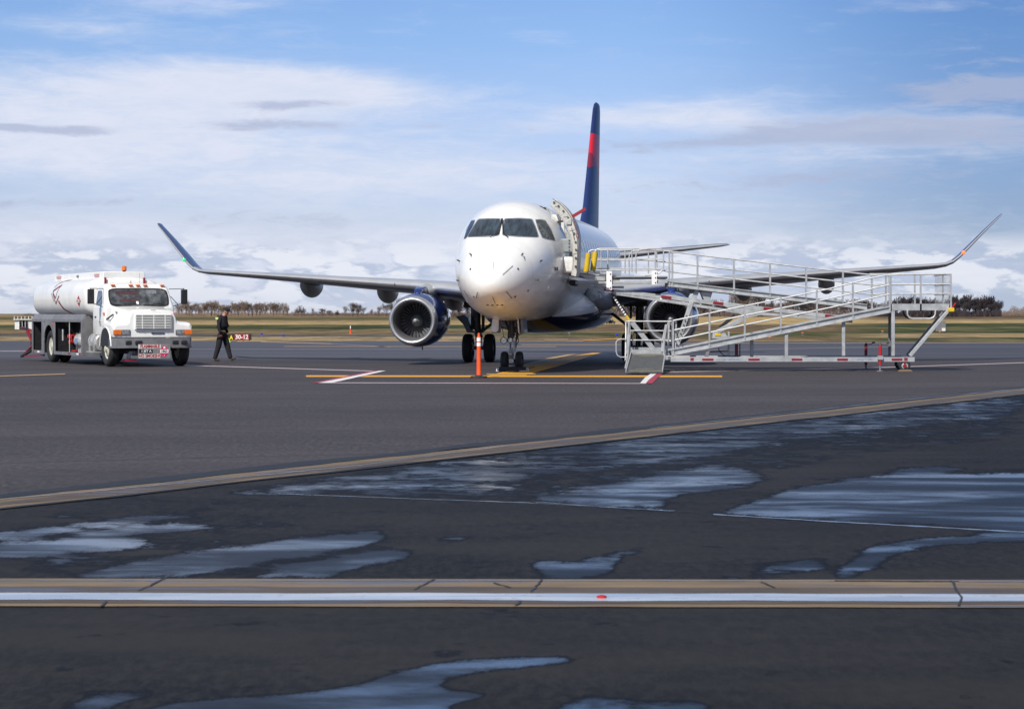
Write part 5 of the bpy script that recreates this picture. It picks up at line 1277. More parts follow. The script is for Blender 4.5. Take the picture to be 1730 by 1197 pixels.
# side cabinets (both flanks share one shell, open towards the near flank)
def flank(sg):
    X = lambda v: sg * v
    sk = MB()
    def plate(y0, y1, z0, z1): sk.box(*sorted((X(1.20), X(1.165))), y0, y1, z0, z1)
    plate(2.6, 2.72, .36, 1.28); plate(5.85, 5.98, .36, 1.28); plate(7.22, 7.50, .36, 1.28); plate(8.68, 8.78, .36, 1.28)
    plate(2.6, 5.98, .26, .36); plate(7.22, 8.78, .26, .36); plate(2.6, 8.78, 1.28, 1.36)
    # arch over the rear wheel
    pts = [(5.98, 1.28), (7.22, 1.28), (7.22, .8)] + [(6.6 + .60 * math.cos(a), .66 + .52 * math.sin(a)) for a in np.linspace(0, math.pi, 14)] + [(5.98, .8)]
    inner = [(6.6 + .60 * math.cos(a), .66 + .52 * math.sin(a)) for a in np.linspace(0, math.pi, 14)]
    outer = [(6.6 + .62 * math.copysign(min(1, abs(math.cos(a)) * 1.35), math.cos(a)), .66 + .62 * min(1, math.sin(a) * 1.35)) for a in np.linspace(0, math.pi, 14)]
    for i in range(13):
        (a0, b0), (a1, b1), (c1, d1), (c0, d0) = inner[i], inner[i + 1], outer[i + 1], outer[i]
        sk.hexa([(X(1.165), a0, b0), (X(1.165), a1, b1), (X(1.165), c1, d1), (X(1.165), c0, d0), (X(1.20), a0, b0), (X(1.20), a1, b1), (X(1.20), c1, d1), (X(1.20), c0, d0)])
    cabn = tb(sk, 'side_cabinet', 'skirt', bevel=.004)
    # sloped top up to the tank, front panel, back and floor
    b = MB(); b.hexa([(X(1.2), 2.6, 1.36), (X(1.2), 8.78, 1.36), (X(1.10), 8.78, 1.52), (X(1.10), 2.6, 1.52), (X(1.14), 2.6, 1.33), (X(1.14), 8.78, 1.33), (X(1.04), 8.78, 1.50), (X(1.04), 2.6, 1.50)]); tb(b, 'cabinet_top', 'skirt', cabn)
    b = MB(); b.prism([(X(1.2), 2.56, .26), (X(.35), 2.56, .26), (X(.35), 2.56, 1.45), (X(.95), 2.56, 1.52), (X(1.2), 2.56, 1.34)], (0, .04, 0)); tb(b, 'cabinet_front', 'skirt', cabn)
    b = MB(); b.box(*sorted((X(.5), X(.52))), 2.6, 8.75, .3, 1.4); b.box(*sorted((X(.52), X(1.16))), 2.62, 5.95, .30, .34); b.box(*sorted((X(.52), X(1.16))), 7.25, 8.75, .30, .34); b.box(*sorted((X(.52), X(1.16))), 5.93, 5.96, .3, 1.3); b.box(*sorted((X(.52), X(1.16))), 7.24, 7.27, .3, 1.3); b.box(*sorted((X(.52), X(1.16))), 8.72, 8.75, .3, 1.3); tb(b, 'cabinet_interior', 'black', cabn)
    for y in (3.1, 4.1, 7.9):
        b = MB(); b.box(*sorted((X(1.2), X(1.206))), y - .12, y + .12, .29, .34); tb(b, 'reflector', 'redrefl' if y in (4.1,) else 'whitestrip', cabn)
    b = MB(); b.box(*sorted((X(1.2), X(1.22))), 2.78, 2.86, .29, .35); tb(b, 'marker_lamp', 'red', cabn)
    b = MB(); b.box(*sorted((X(1.2), X(1.22))), 8.5, 8.58, .29, .35); tb(b, 'marker_lamp', 'red', cabn)
    b = MB(); b.box(*sorted((X(1.2), X(1.22))), 6.02, 6.1, 1.18, 1.24); tb(b, 'marker_lamp', 'amber', cabn)
    return cabn
cb = flank(-1); flank(1)
b = MB(); b.lathe([(0, .0), (0, .14), (.05, .2), (.12, .22), (.62, .22), (.7, .19), (.78, .12), (.9, .12)], (-.95, 3.05, .72), (0, 1, 0), 24); b.box(-1.05, -.85, 3.2, 3.6, .34, .52); tb(b, 'pump', 'gear', cb)
b = MB(); b.box(-1.176, -1.165, 3.25, 3.5, .62, .78); tb(b, 'pump_label', 'bluepaint', cb)
b = MB()
for y, z in ((4.25, .82), (4.45, .66), (4.6, .84)): b.tube((-1.1, y, z), (-.9, y + .03, z), .06, 10)
b.bar((-1.0, 4.2, .84), (-1.0, 4.65, .66), .05, .05); b.box(-1.12, -1.0, 3.7, 4.1, .38, .42); tb(b, 'valve', 'red', cb)
b = MB(); b.tube((-1.18, 4.1, .36), (-1.18, 4.1, 1.28), .016, 6); b.tube((-1.1, 5.2, .7), (-1.1, 5.2, 1.05), .03, 6); tb(b, 'cabinet_post', 'gear', cb)
b = MB(); b.tube((-1.0, 3.9, .36), (-1.0, 3.9, .95), .04, 8); b.path([(-.95, 3.9, .8), (-.95, 3.5, 1.12), (-.95, 3.0, 1.05)], .04, 8); tb(b, 'pipe', 'geardark', cb)
# chassis rails, fuel tank with step, mudguards
b = MB(); b.box(-.45, -.37, -.5, 8.8, .62, .86); b.box(.37, .45, -.5, 8.8, .62, .86); b.box(-.9, .9, -.06, .06, .45, .6); b.box(-.9, .9, 6.5, 6.7, .42, .62); b.lathe([(0, 0), (0, .2), (.3, .24), (.6, .2), (.6, 0)], (-.3, 6.6, .52), (1, 0, 0), 16); b.box(-.3, .3, -.4, 1.0, .4, 1.0); tb(b, 'chassis', 'black')
b = MB(); b.lathe([(0, 0), (0, .24), (.03, .27), (.85, .27), (.88, .24), (.88, 0)], (-.88, 1.25, .70), (0, 1, 0), 28); ftank = tb(b, 'fuel_tank', 'gear')
b = MB(); b.box(-1.2, -.75, 1.25, 2.1, .38, .42); b.box(-1.17, -1.13, 1.4, 1.44, .4, .75); b.box(-1.17, -1.13, 1.9, 1.94, .4, .75)
for y in (1.5, 1.9): b.lathe([(0, .275), (.05, .275), (.05, .28), (0, .28)], (-.88, y, .70), (0, 1, 0), 28)
tb(b, 'step', 'alu', ftank)
b = MB(); b.box(-1.0, -.9, .95, 1.25, .30, .36); b.tube((-.7, 2.3, .22), (-.7, 2.3, .5), .03, 8); b.tube((-.6, 8.0, .15), (-.6, 8.0, .5), .025, 8); b.tube((-.6, 5.4, .22), (-.6, 5.4, .4), .04, 8); tb(b, 'bracket', 'geardark')
# wheels
for x in (-1.05, 1.05):
    w_ = MB(); w_.tube((x - .1, 0, .51), (x + .1, 0, .51), .09, 12); hub = tb(w_, 'front_wheel', 'rim'); wheel((x, 0, .51), .51, .30, hub, rimr=.56, rm=M['rim'])
    b = MB(); s_ = math.copysign(1, x); b.lathe([(.0, .20), (.05, .19), (.09, .09), (.13, .085), (.14, 0)], (x + s_ * .04, 0, .51), (s_, 0, 0), 20)
    tb(b, 'hub', 'rim', hub)
    b = MB()
    for k in range(10):
        a = 2 * math.pi * k / 10; b.lathe([(0, .015), (.03, .015), (.03, 0)], (x + s_ * .085, .14 * math.cos(a), .51 + .14 * math.sin(a)), (s_, 0, 0), 6)
    tb(b, 'wheel_nut', 'chrome', hub)
    b = MB()
    for k in range(10):
        a = 2 * math.pi * (k + .5) / 10; b.lathe([(0, .024), (.008, .024), (.008, 0)], (x + s_ * .064, .235 * math.cos(a), .51 + .235 * math.sin(a)), (s_, 0, 0), 8)
    tb(b, 'hand_hole', 'black', hub)
for x in (-1.02, -.68, .68, 1.02):
    w_ = MB(); w_.tube((x - .1, 6.6, .51), (x + .1, 6.6, .51), .09, 12); hub = tb(w_, 'rear_wheel', 'rim'); wheel((x, 6.6, .51), .51, .27, hub, rimr=.56, rm=M['rim'])
# front wheel-arch liner
b = MB(); b.box(-1.0, 1.0, -.55, .62, .95, 1.0); b.box(-.5, .5, .4, 2.2, .45, 1.2); tb(b, 'wheel_liner', 'black')
# bumper
b = MB(); b.loft([[Vector((x, y - .06, .54)), Vector((x, y + .05, .54)), Vector((x, y + .05, .835)), Vector((x, y - .06, .835))] for x, y in [(-1.21, -.42), (-1.19, -.58), (-1.1, -.70), (-.9, -.76), (0, -.80), (.9, -.76), (1.1, -.70), (1.19, -.58), (1.21, -.42)]])
bump_ = tb(b, 'bumper', 'grey', bevel=.015)
for x0, x1 in ((-.84, -.66), (-.56, -.36), (.55, .74), (.82, 1.0)):
    b = MB(); b.box(x0, x1, -.875 if abs(x0 + x1) < 1.2 else -.845, -.70, .64, .76); tb(b, 'bumper_slot', 'black', bump_, bevel=.02)
# hood: broad tilted nose with fenders
def hood():
    b = MB(); rings = []
    #          y      fender hw, fender top, hood hw, hood top, bottom
    for y, fw, fz, hw, hz, zb in [(-.74, 1.10, 1.12, .60, 1.50, .86), (-.73, 1.15, 1.19, .66, 1.585, .86), (-.66, 1.19, 1.27, .69, 1.63, .86), (-.45, 1.20, 1.30, .70, 1.655, .86), (-.2, 1.20, 1.30, .72, 1.68, 1.05), (.1, 1.20, 1.29, .75, 1.70, 1.06), (.35, 1.19, 1.26, .80, 1.725, 1.02), (.52, 1.14, 1.22, .84, 1.74, .95), (.60, 1.06, 1.2, .86, 1.75, .90)]:
        half = [(0, zb), (fw * .97, zb), (fw, zb + .06), (fw, fz - .10), (fw - .05, fz - .02), (fw - .14, fz), (hw + .12, fz + .02), (hw + .04, fz + .08), (hw, hz - .14), (hw - .05, hz - .04), (hw - .16, hz), (0, hz + .02)]
        rings.append([Vector((x, y, z)) for x, z in half] + [Vector((-x, y, z)) for x, z in reversed(half[1:-1])])
    b.loft(rings); return tb(b, 'hood', 'white', sharp=28)
hd = hood()
# wheel arches rims (dark recess bulges)
for s_ in (-1, 1):
    b = MB(); pr = [(.60 * math.cos(a), .51 + .62 * math.sin(a)) for a in np.linspace(.12, math.pi - .12, 16)]
    b.prism([(s_ * 1.203, y, z) for y, z in pr], (s_ * -.3, 0, 0)); tb(b, 'wheel_arch', 'black', hd)
    b = MB(); b.path([(s_ * 1.2, y, z + .012) for y, z in pr], .022, 6); tb(b, 'arch_lip', 'white', hd)
# grille
b = MB(); b.box(-.55, .55, -.80, -.72, 1.07, 1.53); gr = tb(b, 'grille', 'white', hd, bevel=.012)
b = MB(); b.box(-.52, .52, -.806, -.801, 1.10, 1.505); tb(b, 'grille_void', 'black', gr)
b = MB()
for k in range(9): z = 1.115 + k * .0465; b.box(-.525, .525, -.83, -.807, z, z + .022)
for x in (-.34, 0.0, .34): b.box(x - .012, x + .012, -.832, -.808, 1.10, 1.505)
tb(b, 'grille_bars', 'white', gr)
b = MB(); b.box(-.02, .34, -.766, -.745, .955, .985); b.prism([(-.06, -.766, .97), (.0, -.766, 1.0), (.0, -.766, .94)], (0, .02, 0)); tb(b, 'badge', 'darkgrey', hd)
b = MB(); b.box(-.05, .09, -.70, -.69, 1.632, 1.645); tb(b, 'badge', 'grey', hd)
for s_ in (-1, 1):
    b = MB(); b.box(*sorted((s_ * .68, s_ * 1.13)), -.765, -.72, .925, 1.075); hl = tb(b, 'headlight', 'darkgrey', hd, bevel=.01)
    b = MB(); b.box(*sorted((s_ * .70, s_ * .93)), -.785, -.766, .935, 1.065); tb(b, 'headlight_lens', 'lens', hl, bevel=.01)
    b = MB(); b.box(*sorted((s_ * .94, s_ * 1.17)), -.785, -.62, .93, 1.07); tb(b, 'turn_signal', 'amber', hl, bevel=.01)
# cab
def cab():
    b = MB(); rings = []
    for z, y0, y1, hw, r in [(.86, .64, 1.9, 1.04, .05), (1.25, .60, 1.9, 1.06, .06), (1.68, .56, 1.9, 1.06, .08), (1.74, .56, 1.9, 1.05, .1), (2.28, .86, 1.88, .97, .12), (2.36, .94, 1.86, .94, .14), (2.42, 1.06, 1.80, .86, .16), (2.43, 1.2, 1.7, .7, .16)]:
        pts = []
        for cx_, cy_, a0 in ((hw - r, y0 + r, -90), (hw - r, y1 - r, 0), (-hw + r, y1 - r, 90), (-hw + r, y0 + r, 180)):
            for k in range(5): a = R(a0 + 22.5 * k); pts.append(Vector((cx_ + r * math.cos(a), cy_ + r * math.sin(a), z)))
        rings.append(pts)
    b.loft(rings); return tb(b, 'cab', 'white', sharp=40)
cb_ = cab()
def wsp(x, z, off=0.0): y = .56 + (z - 1.74) * .555; return Vector((x, y - .006 - off, z))
ws = chaikin([(-.86, 1.765), (0, 1.75), (.86, 1.765), (.90, 2.0), (.86, 2.27), (0, 2.285), (-.86, 2.27), (-.90, 2.0)], 2, .18)
b = MB(); b.prism([wsp(x * 1.02, 2.017 + (z - 2.017) * 1.06) for x, z in ws], (0, -.012, 0)); fr = tb(b, 'windscreen_frame', 'black', cb_)
def cabglass():
    m, t, p = principled('truck_glass'); o = t.node('ShaderNodeTexCoord').outputs['Object']
    n = t.noise(t.scale(o, (2.4, 1, 3)), 2.2, 3)
    t.link(t.ramp(n, [(.3, (.02, .022, .025)), (.5, (.06, .065, .07)), (.7, (.14, .15, .155))]), p.inputs['Base Color']); p.inputs['Roughness'].default_value = .05; p.inputs['Coat Weight'].default_value = 1
    return m
M['cabglass'] = cabglass()
b = MB(); b.prism([wsp(x * .965, 2.017 + (z - 2.017) * .93, .013) for x, z in ws], (0, -.004, 0)); wsg = tb(b, 'windscreen', 'cabglass', fr)
b = MB(); b.poly([wsp(x, z, .019) for x, z in ((.25, 2.13), (.56, 2.13), (.56, 2.24), (.25, 2.24))]); tb(b, 'sticker', 'lens', wsg)
b = MB(); b.poly([wsp(x, z, .019) for x, z in ((-.10, 1.82), (-.03, 1.82), (-.03, 1.93), (-.10, 1.93))]); tb(b, 'sticker', 'whitestrip', wsg)
for z0_, z1_, x0_, x1_ in ((2.10, 2.20, -.68, .02), (1.90, 1.97, -.60, .02)):
    b = MB(); b.poly([wsp(x, z, .019) for x, z in ((x0_, z0_), (x1_, z0_), (x1_, z1_), (x0_, z1_))]); tb(b, 'sun_strip', mat('mirrored_text', (.075, .035, .04), .4, var=.5, scale=30), wsg)
b = MB(); b.bar(wsp(-.8, 1.80, .03), wsp(-.1, 1.83, .03), .015, .015); b.bar(wsp(.1, 1.80, .03), wsp(.75, 1.83, .03), .015, .015); tb(b, 'wiper', 'black', fr)
for x in (-.72, -.18, .04, .26, .78):
    b = MB(); b.box(x - .06, x + .06, .86, .98, 2.355, 2.40); tb(b, 'roof_marker', 'amber', cb_, bevel=.01)
b = MB(); b.tube((.0, 1.5, 2.42), (.0, 1.5, 2.52), .012, 6); b.tube((.3, 1.6, 2.42), (.3, 1.6, 2.75), .004, 5); tb(b, 'antenna', 'black', cb_)
for s_ in (-1, 1):
    def sx(z): return 1.06 if z < 1.74 else 1.05 - (z - 1.74) * .148
    dp = chaikin([(.92, 1.80), (1.55, 1.80), (1.55, 2.22), (1.12, 2.22)], 1, .12)
    b = MB(); b.prism([(s_ * (sx(z) + .004), y, z) for y, z in dp], (s_ * .008, 0, 0)); tb(b, 'side_window', 'cabglass', cb_)
    b = MB(); dl = [(.80, .92), (1.66, .92), (1.66, 2.28), (1.02, 2.28), (.80, 1.85), (.80, .92)]
    b.path([(s_ * (sx(z) + .002), y, z) for y, z in dl], .007, 5); tb(b, 'door_seam', 'grey', cb_)
    b = MB(); b.box(*sorted((s_ * 1.06, s_ * 1.085)), 1.50, 1.60, 1.42, 1.46); tb(b, 'door_handle', 'black', cb_)
    b = MB()
    for k, (w, z) in enumerate(((.26, 1.28), (.22, 1.23), (.18, 1.18))): b.box(*sorted((s_ * 1.062, s_ * 1.066)), .95, .95 + w, z, z + .02)
    tb(b, 'door_lettering', 'grey', cb_)
    b = MB(); b.box(*sorted((s_ * 1.05, s_ * 1.09)), .60, .68, 1.50, 1.57); tb(b, 'marker_lamp', 'amber', cb_)
    b = MB(); b.bar((s_ * .86, .38, 1.52), (s_ * 1.0, .60, 1.36), .05, .03); tb(b, 'hood_latch', 'black', hd)
    b = MB(); b.box(*sorted((s_ * .79, s_ * .83)), .2, .3, 1.56, 1.60); tb(b, 'emblem', 'grey', hd)
    # mirror
    b = MB(); mx = s_ * 1.42; b.tube((s_ * 1.0, .95, 2.27), (mx, .80, 2.28), .012, 6); b.tube((s_ * 1.04, .82, 1.74), (mx, .80, 1.86), .012, 6); b.tube((s_ * 1.04, .9, 2.05), (s_ * 1.25, .82, 1.80), .012, 6); b.tube((mx, .80, 1.84), (mx, .80, 2.30), .012, 6)
    ma = tb(b, 'mirror_arm', 'black', cb_)
    b = MB(); b.box(mx - .10, mx + .10, .74, .80, 1.82, 2.26); tb(b, 'mirror_housing', 'black', ma, bevel=.02)
    b = MB(); b.box(mx - .085, mx + .085, .802, .806, 1.86, 2.22); tb(b, 'mirror_glass', 'chrome', ma)
# hanging placard
b = MB(); b.box(-.49, .47, -.90, -.885, .24, .655); pl = tb(b, 'placard', 'placard', trk, bevel=.004)
tx = lambda X0, Z0: (lambda x, y, z: Vector((X0 + x, -.903 - z, Z0 + y)))
for txt, X0, Z0, sz, m_ in (('FLAMMABLE', -.14, .59, .125, 'red'), ('NO SMOKING', -.14, .315, .125, 'red')):
    b = MB(); w2 = .345; b.box(X0 - w2, X0 + w2 * .95, -.9035, -.901, Z0 - .058, Z0 + .055); tb(b, 'lettering_panel', 'board', pl)
    text_mesh(txt, sz, (lambda X0, Z0: (lambda x, y, z: Vector((X0 + x * .86, -.906 - z, Z0 + y))))(X0, Z0), 'lettering', M[m_], pl, .002, bold=.004)
b = MB(); b.box(-.46, -.06, -.9035, -.901, .40, .505); tb(b, 'lettering_panel', 'black', pl)
text_mesh('1 JET A', .10, (lambda x, y, z: Vector((-.25 + x, -.906 - z, .452 + y))), 'lettering', M['whitestrip'], pl, .002, bold=.002)
cx_, cz2 = .285, .45
b = MB(); b.prism([(cx_ - .17, -.902, cz2), (cx_, -.902, cz2 - .185), (cx_ + .17, -.902, cz2), (cx_, -.902, cz2 + .185)], (0, -.004, 0)); dm = tb(b, 'hazard_diamond', 'magenta', pl)
b = MB(); b.box(cx_ - .125, cx_ + .125, -.909, -.9065, cz2 - .05, cz2 + .05); tb(b, 'number_panel', 'whitestrip', dm)
text_mesh('1863', .095, (lambda x, y, z: Vector((cx_ + x, -.911 - z, cz2 + y))), 'hazard_number', M['black'], dm, .001, bold=.003)
b = MB(); b.prism([(cx_ - .03, -.907, cz2 + .08), (cx_ + .03, -.907, cz2 + .08), (cx_ + .035, -.907, cz2 + .11), (cx_, -.907, cz2 + .15), (cx_ - .03, -.907, cz2 + .11)], (0, -.002, 0)); tb(b, 'flame_symbol', 'whitestrip', dm)
text_mesh('3', .06, (lambda x, y, z: Vector((cx_ + x, -.911 - z, cz2 - .12 + y))), 'class_number', M['whitestrip'], dm, .001)
# hose coupling below the bumper, rear deck arms
b = MB(); b.path([(-.50, -.5, .42), (-.62, -.55, .40), (-.68, -.55, .30), (-.66, -.5, .22)], .06, 10); tb(b, 'hose_coupling', 'gear')
b = MB(); b.box(-.8, -.45, -.6, -.45, .16, .22); tb(b, 'coupling_bracket', 'maroon')
b = MB(); b.bar((-1.1, 8.8, .96), (-1.25, 9.9, 1.08), .06, .06); b.bar((-1.15, 8.85, .62), (-1.2, 9.4, .98), .09, .08); b.bar((-1.15, 8.8, .52), (-1.2, 9.9, .18), .07, .05); b.bar((-1.1, 7.6, .2), (-1.2, 9.6, .14), .08, .05); b.box(-1.1, .9, 8.82, 9.2, .5, .58); b.box(-1.15, -1.05, 8.82, 8.9, .45, .9); tb(b, 'rear_hose_arm', 'maroon')
b = MB(); b.bar((-1.2, 9.35, 1.03), (-1.25, 10.1, 1.05), .07, .08); b.bar((-1.15, 8.95, .35), (-1.22, 10.1, .12), .09, .06); b.box(-1.18, -1.0, 8.8, 9.05, .45, .88); tb(b, 'rear_bracket', 'black')

# ================================================================== PERSON
def skin_mesh(name, nodes, edges, m, parent, sub=2, root=0):
    me = bpy.data.meshes.new(name); me.from_pydata([n[0] for n in nodes], edges, []); me.materials.append(m)
    o = bpy.data.objects.new(name, me); col.objects.link(o); o.parent = parent
    md = o.modifiers.new('skin', 'SKIN'); md.use_smooth_shade = True
    sv = me.skin_vertices[0].data
    for i, n in enumerate(nodes):
        r = n[1]; sv[i].radius = r if isinstance(r, tuple) else (r, r); sv[i].use_root = (i == root)
    s_ = o.modifiers.new('sub', 'SUBSURF'); s_.levels = sub; s_.render_levels = sub
    return o
PG = G(376, 609.5); per = empty('person', (PG.x, PG.y, 0), (0, 0, R(-6)))
tag(per, 'man in black coverall and cap with lime shoulder patch, walking right with head down', 'person')
# x forward, y left(away from camera), z up
skin_mesh('body', [((.02, 0, 1.40), .09), ((.065, 0, 1.50), .065), ((.12, 0, 1.545), .070), ((.135, 0, 1.615), (.092, .08)), ((.115, 0, 1.675), .078)], [(0, 1), (1, 2), (2, 3), (3, 4)], M['skin'], per)
b = MB(); b.lathe([(0, .016), (.025, .012), (.04, .0)], (.205, 0, 1.58), (1, 0, -.5), 8); b.tube((.19, -.02, 1.54), (.19, .02, 1.54), .008, 6)
b.lathe([(0, .02), (.01, .02), (.012, 0)], (.10, -.085, 1.59), (0, -1, 0), 8); tb(b, 'face_feature', 'skin', per)
coat = [((.0, 0, .98), (.18, .18)), ((.0, 0, 1.12), (.195, .18)), ((-.02, 0, 1.28), (.19, .19)), ((-.015, 0, 1.42), (.135, .16)), ((.02, 0, 1.475), .08),
        ((-.02, -.17, 1.42), .075), ((-.07, -.23, 1.20), .062), ((-.06, -.25, 1.06), .056), ((-.0, -.24, .90), .05),
        ((-.02, .17, 1.42), .075), ((.02, .23, 1.20), .062), ((.05, .24, 1.05), .055), ((.12, .23, .90), .048)]
skin_mesh('jacket', coat, [(0, 1), (1, 2), (2, 3), (3, 4), (3, 5), (5, 6), (6, 7), (7, 8), (3, 9), (9, 10), (10, 11), (11, 12)], M['cloth'], per, root=2)
trs = [((-.01, 0, 1.0), (.165, .165)), ((-.02, 0, .90), (.16, .17)), ((-.05, -.10, .84), .115), ((-.10, -.11, .50), .098), ((-.21, -.11, .14), .075), ((-.23, -.11, .055), .08),
       ((.04, .10, .84), .115), ((.13, .11, .50), .098), ((.22, .11, .16), .075), ((.25, .11, .06), .08)]
skin_mesh('trousers', trs, [(0, 1), (1, 2), (2, 3), (3, 4), (4, 5), (1, 6), (6, 7), (7, 8), (8, 9)], M['cloth'], per, root=1)
for nd in ([((-.26, -.11, .05), .048), ((-.18, -.11, .045), .045), ((-.06, -.11, .035), .035)], [((.24, .11, .045), .046), ((.31, .11, .07), .043), ((.43, .11, .09), .033)]):
    skin_mesh('shoe', nd, [(0, 1), (1, 2)], M['boot'], per)
b = MB(); rings = [b.ring(Vector((.125 + .012 * k, 0, 1.638 + h * .95)), Vector((1, 0, -.38)).normalized(), Vector((0, 1, 0)), r * 1.12, 24, r) for k, (h, r) in enumerate(((0, .098), (.03, .10), (.06, .09), (.085, .065), (.098, .02)))]
b.loft(rings); b.prism([(.19, -.07, 1.632), (.275, -.055, 1.575), (.30, 0, 1.56), (.275, .055, 1.575), (.19, .07, 1.632)], (0, 0, .012)); tb(b, 'cap', 'cloth', per)
M['hair'] = mat('hair', (.10, .06, .035), .9)
skin_mesh('hair', [((.075, 0, 1.64), (.062, .072)), ((.05, 0, 1.58), (.045, .06))], [(0, 1)], M['hair'], per, 1)
b = MB(); b.box(-.20, -.06, -.19, .19, 1.375, 1.42); tb(b, 'shoulder_patch', 'hivis', per, bevel=.02)
b = MB(); b.box(-.188, -.06, -.188, .188, 1.345, 1.372); tb(b, 'reflective_band', 'whitestrip', per, bevel=.01)
def hand(o, s_, m, name='hand'):
    o = Vector(o); n = [((o.x, o.y, o.z), .026)]; e = []
    n.append(((o.x + .005, o.y, o.z - .05), (.035, .018))); e.append((0, 1))
    for k in range(4):
        i = len(n); yy = (k - 1.5) * .017
        n += [((o.x + yy, o.y, o.z - .085), .009), ((o.x + yy + .006, o.y + s_ * .006, o.z - .115), .008), ((o.x + yy + .012, o.y + s_ * .02, o.z - .135 + abs(k - 1.3) * .006), .007)]; e += [(1, i), (i, i + 1), (i + 1, i + 2)]
    i = len(n); n += [((o.x + .04, o.y, o.z - .055), .010), ((o.x + .05, o.y + s_ * .01, o.z - .085), .008)]; e += [(0, i), (i, i + 1)]
    skin_mesh(name, n, e, m, per, 1)
M['glove'] = mat('glove', (.42, .06, .03), .7)
hand((0.0, -.24, .88), 1, M['glove'], 'glove'); hand((.12, .23, .88), -1, M['skin'])
b = MB(); b.bar((-.18, -.27, .80), (.02, -.27, .82), .02, .03); b.box(-.23, -.17, -.285, -.255, .785, .815); tb(b, 'hand_tool', 'darkgrey', per)
b = MB(); b.prism([(.17, .13, .72), (.20, .13, .73), (.235, .13, .62), (.20, .13, .60)], (0, .02, 0)); b.box(.11, .2, .12, .15, .69, .72)
tb(b, 'pocket_gloves', 'hivis', per)

# ================================================================== SMALL THINGS
# orange delineator post
c = G(809, 638); dl = empty('delineator_post', (c.x, c.y, 0)); tag(dl, 'orange plastic delineator post with two white bands on a black base before the aircraft nose', 'traffic post')
b = MB(); b.lathe([(0, 0), (0, .205), (.02, .21), (.045, .19), (.05, .09), (.07, .07), (.07, 0)], (0, 0, 0), (0, 0, 1), 8); tb(b, 'base', 'rubber', dl)
b = MB(); b.lathe([(.05, .058), (.06, .056), (.55, .05), (.98, .046), (1.0, .03), (1.02, .028), (1.03, .032), (1.06, .03), (1.075, 0)], (0, 0, 0), (0, 0, 1), 24); tb(b, 'post', 'orange', dl)
for z in (.76, .875):
    b = MB(); b.lathe([(0, .0505), (0, .0525), (.085, .0515), (.085, .047)], (0, 0, z), (0, 0, 1), 24); tb(b, 'reflective_band', 'whitestrip', dl)
# taxiway sign
Ys = FPX * CAM_H / (575.5 - 530); sc_ = Ys / FPX
c = W(404, 575.5, Ys); sg_ = empty('taxiway_sign', (c.x, Ys, 0)); tag(sg_, 'low airfield sign reading A 30-12 in yellow on black and white on red', 'airfield sign')
wx = lambda px: (px - 404) * sc_
def zz(py): return (575 - py) * sc_
def sbox(x0, x1, y0, y1, d0, d1, m, name, par=None): b = MB(); b.box(wx(x0), wx(x1), d0, d1, zz(y1), zz(y0)); return tb(b, name, m, par or sg_)
sbox(386.5, 424, 563.5, 573.6, 0, .25, 'black', 'cabinet'); sbox(396.5, 420.5, 564.2, 573.2, -.02, -.001, 'signred', 'red_panel')
text_mesh('30-12', 7.6 * sc_ * 1.35, lambda x, y, z: Vector((wx(408.6) + x * .93, -.03 - z, zz(568.7) + y)), 'lettering', M['whitestrip'], sg_, .004, bold=.006)
text_mesh('A', 7.0 * sc_ * 1.35, lambda x, y, z: Vector((wx(390.8) + x * .8, -.03 - z, zz(569.6) + y)), 'lettering', M['signyellow'], sg_, .004, bold=.01)
for px_ in (389, 400, 411, 421): sbox(px_ - .6, px_ + .6, 573.6, 575.4, .1, .15, 'grey', 'leg')
for px_ in (392, 404.5, 414, 422): sbox(px_ - .5, px_ + .5, 562.2, 563.5, .1, .14, 'black', 'clip')
# airfield edge lights and markers
def edge_light(px, py, hpx, m, name, label, cat, grp=None):
    Y = FPX * CAM_H / (py - 530); s_ = Y / FPX; c = W(px, py, Y); e = empty(name, (c.x, Y, 0)); tag(e, label, cat, grp)
    b = MB(); b.lathe([(0, .12), (.02, .12), (.03, .025), (hpx * s_ * .6, .025)], (0, 0, 0), (0, 0, 1), 12); tb(b, 'stem', 'grey', e)
    b = MB(); b.lathe([(hpx * s_ * .6, .05), (hpx * s_ * .65, .10), (hpx * s_ * .9, .09), (hpx * s_, 0)], (0, 0, 0), (0, 0, 1), 12); tb(b, 'lens', m, e)
LG = 'blue taxiway edge lights'
edge_light(442, 569, 6.5, 'bluelight', 'edge_light', 'dark blue edge light just right of the A 30-12 sign', 'edge light', LG)
edge_light(478.5, 569.5, 4.5, 'bluelight', 'edge_light', 'blue edge light second to the right of the A 30-12 sign', 'edge light', LG)
edge_light(1042.5, 571, 8, 'bluelight', 'edge_light', 'blue edge light left of the ramp entry gate', 'edge light', LG)
edge_light(925, 566.2, 3, 'black', 'edge_light', 'short black edge light under the aircraft belly', 'edge light')
edge_light(962, 567, 6, 'grey', 'edge_light', 'thin grey stake light right of the aircraft belly', 'edge light')
for px_, py_, lb in ((1301, 573, 'under the middle of the ramp, lowest of the orange ones'), (1356, 566, 'seen between the second and third red reflectors of the ramp beam'), (1491, 563, 'just left of the upright leg of the ramp platform'), (1588, 563.5, 'under the grey sign back right of the ramp')):
    edge_light(px_, py_, 5, 'amber', 'edge_marker', 'small orange runway marker ' + lb, 'marker', 'orange runway markers')
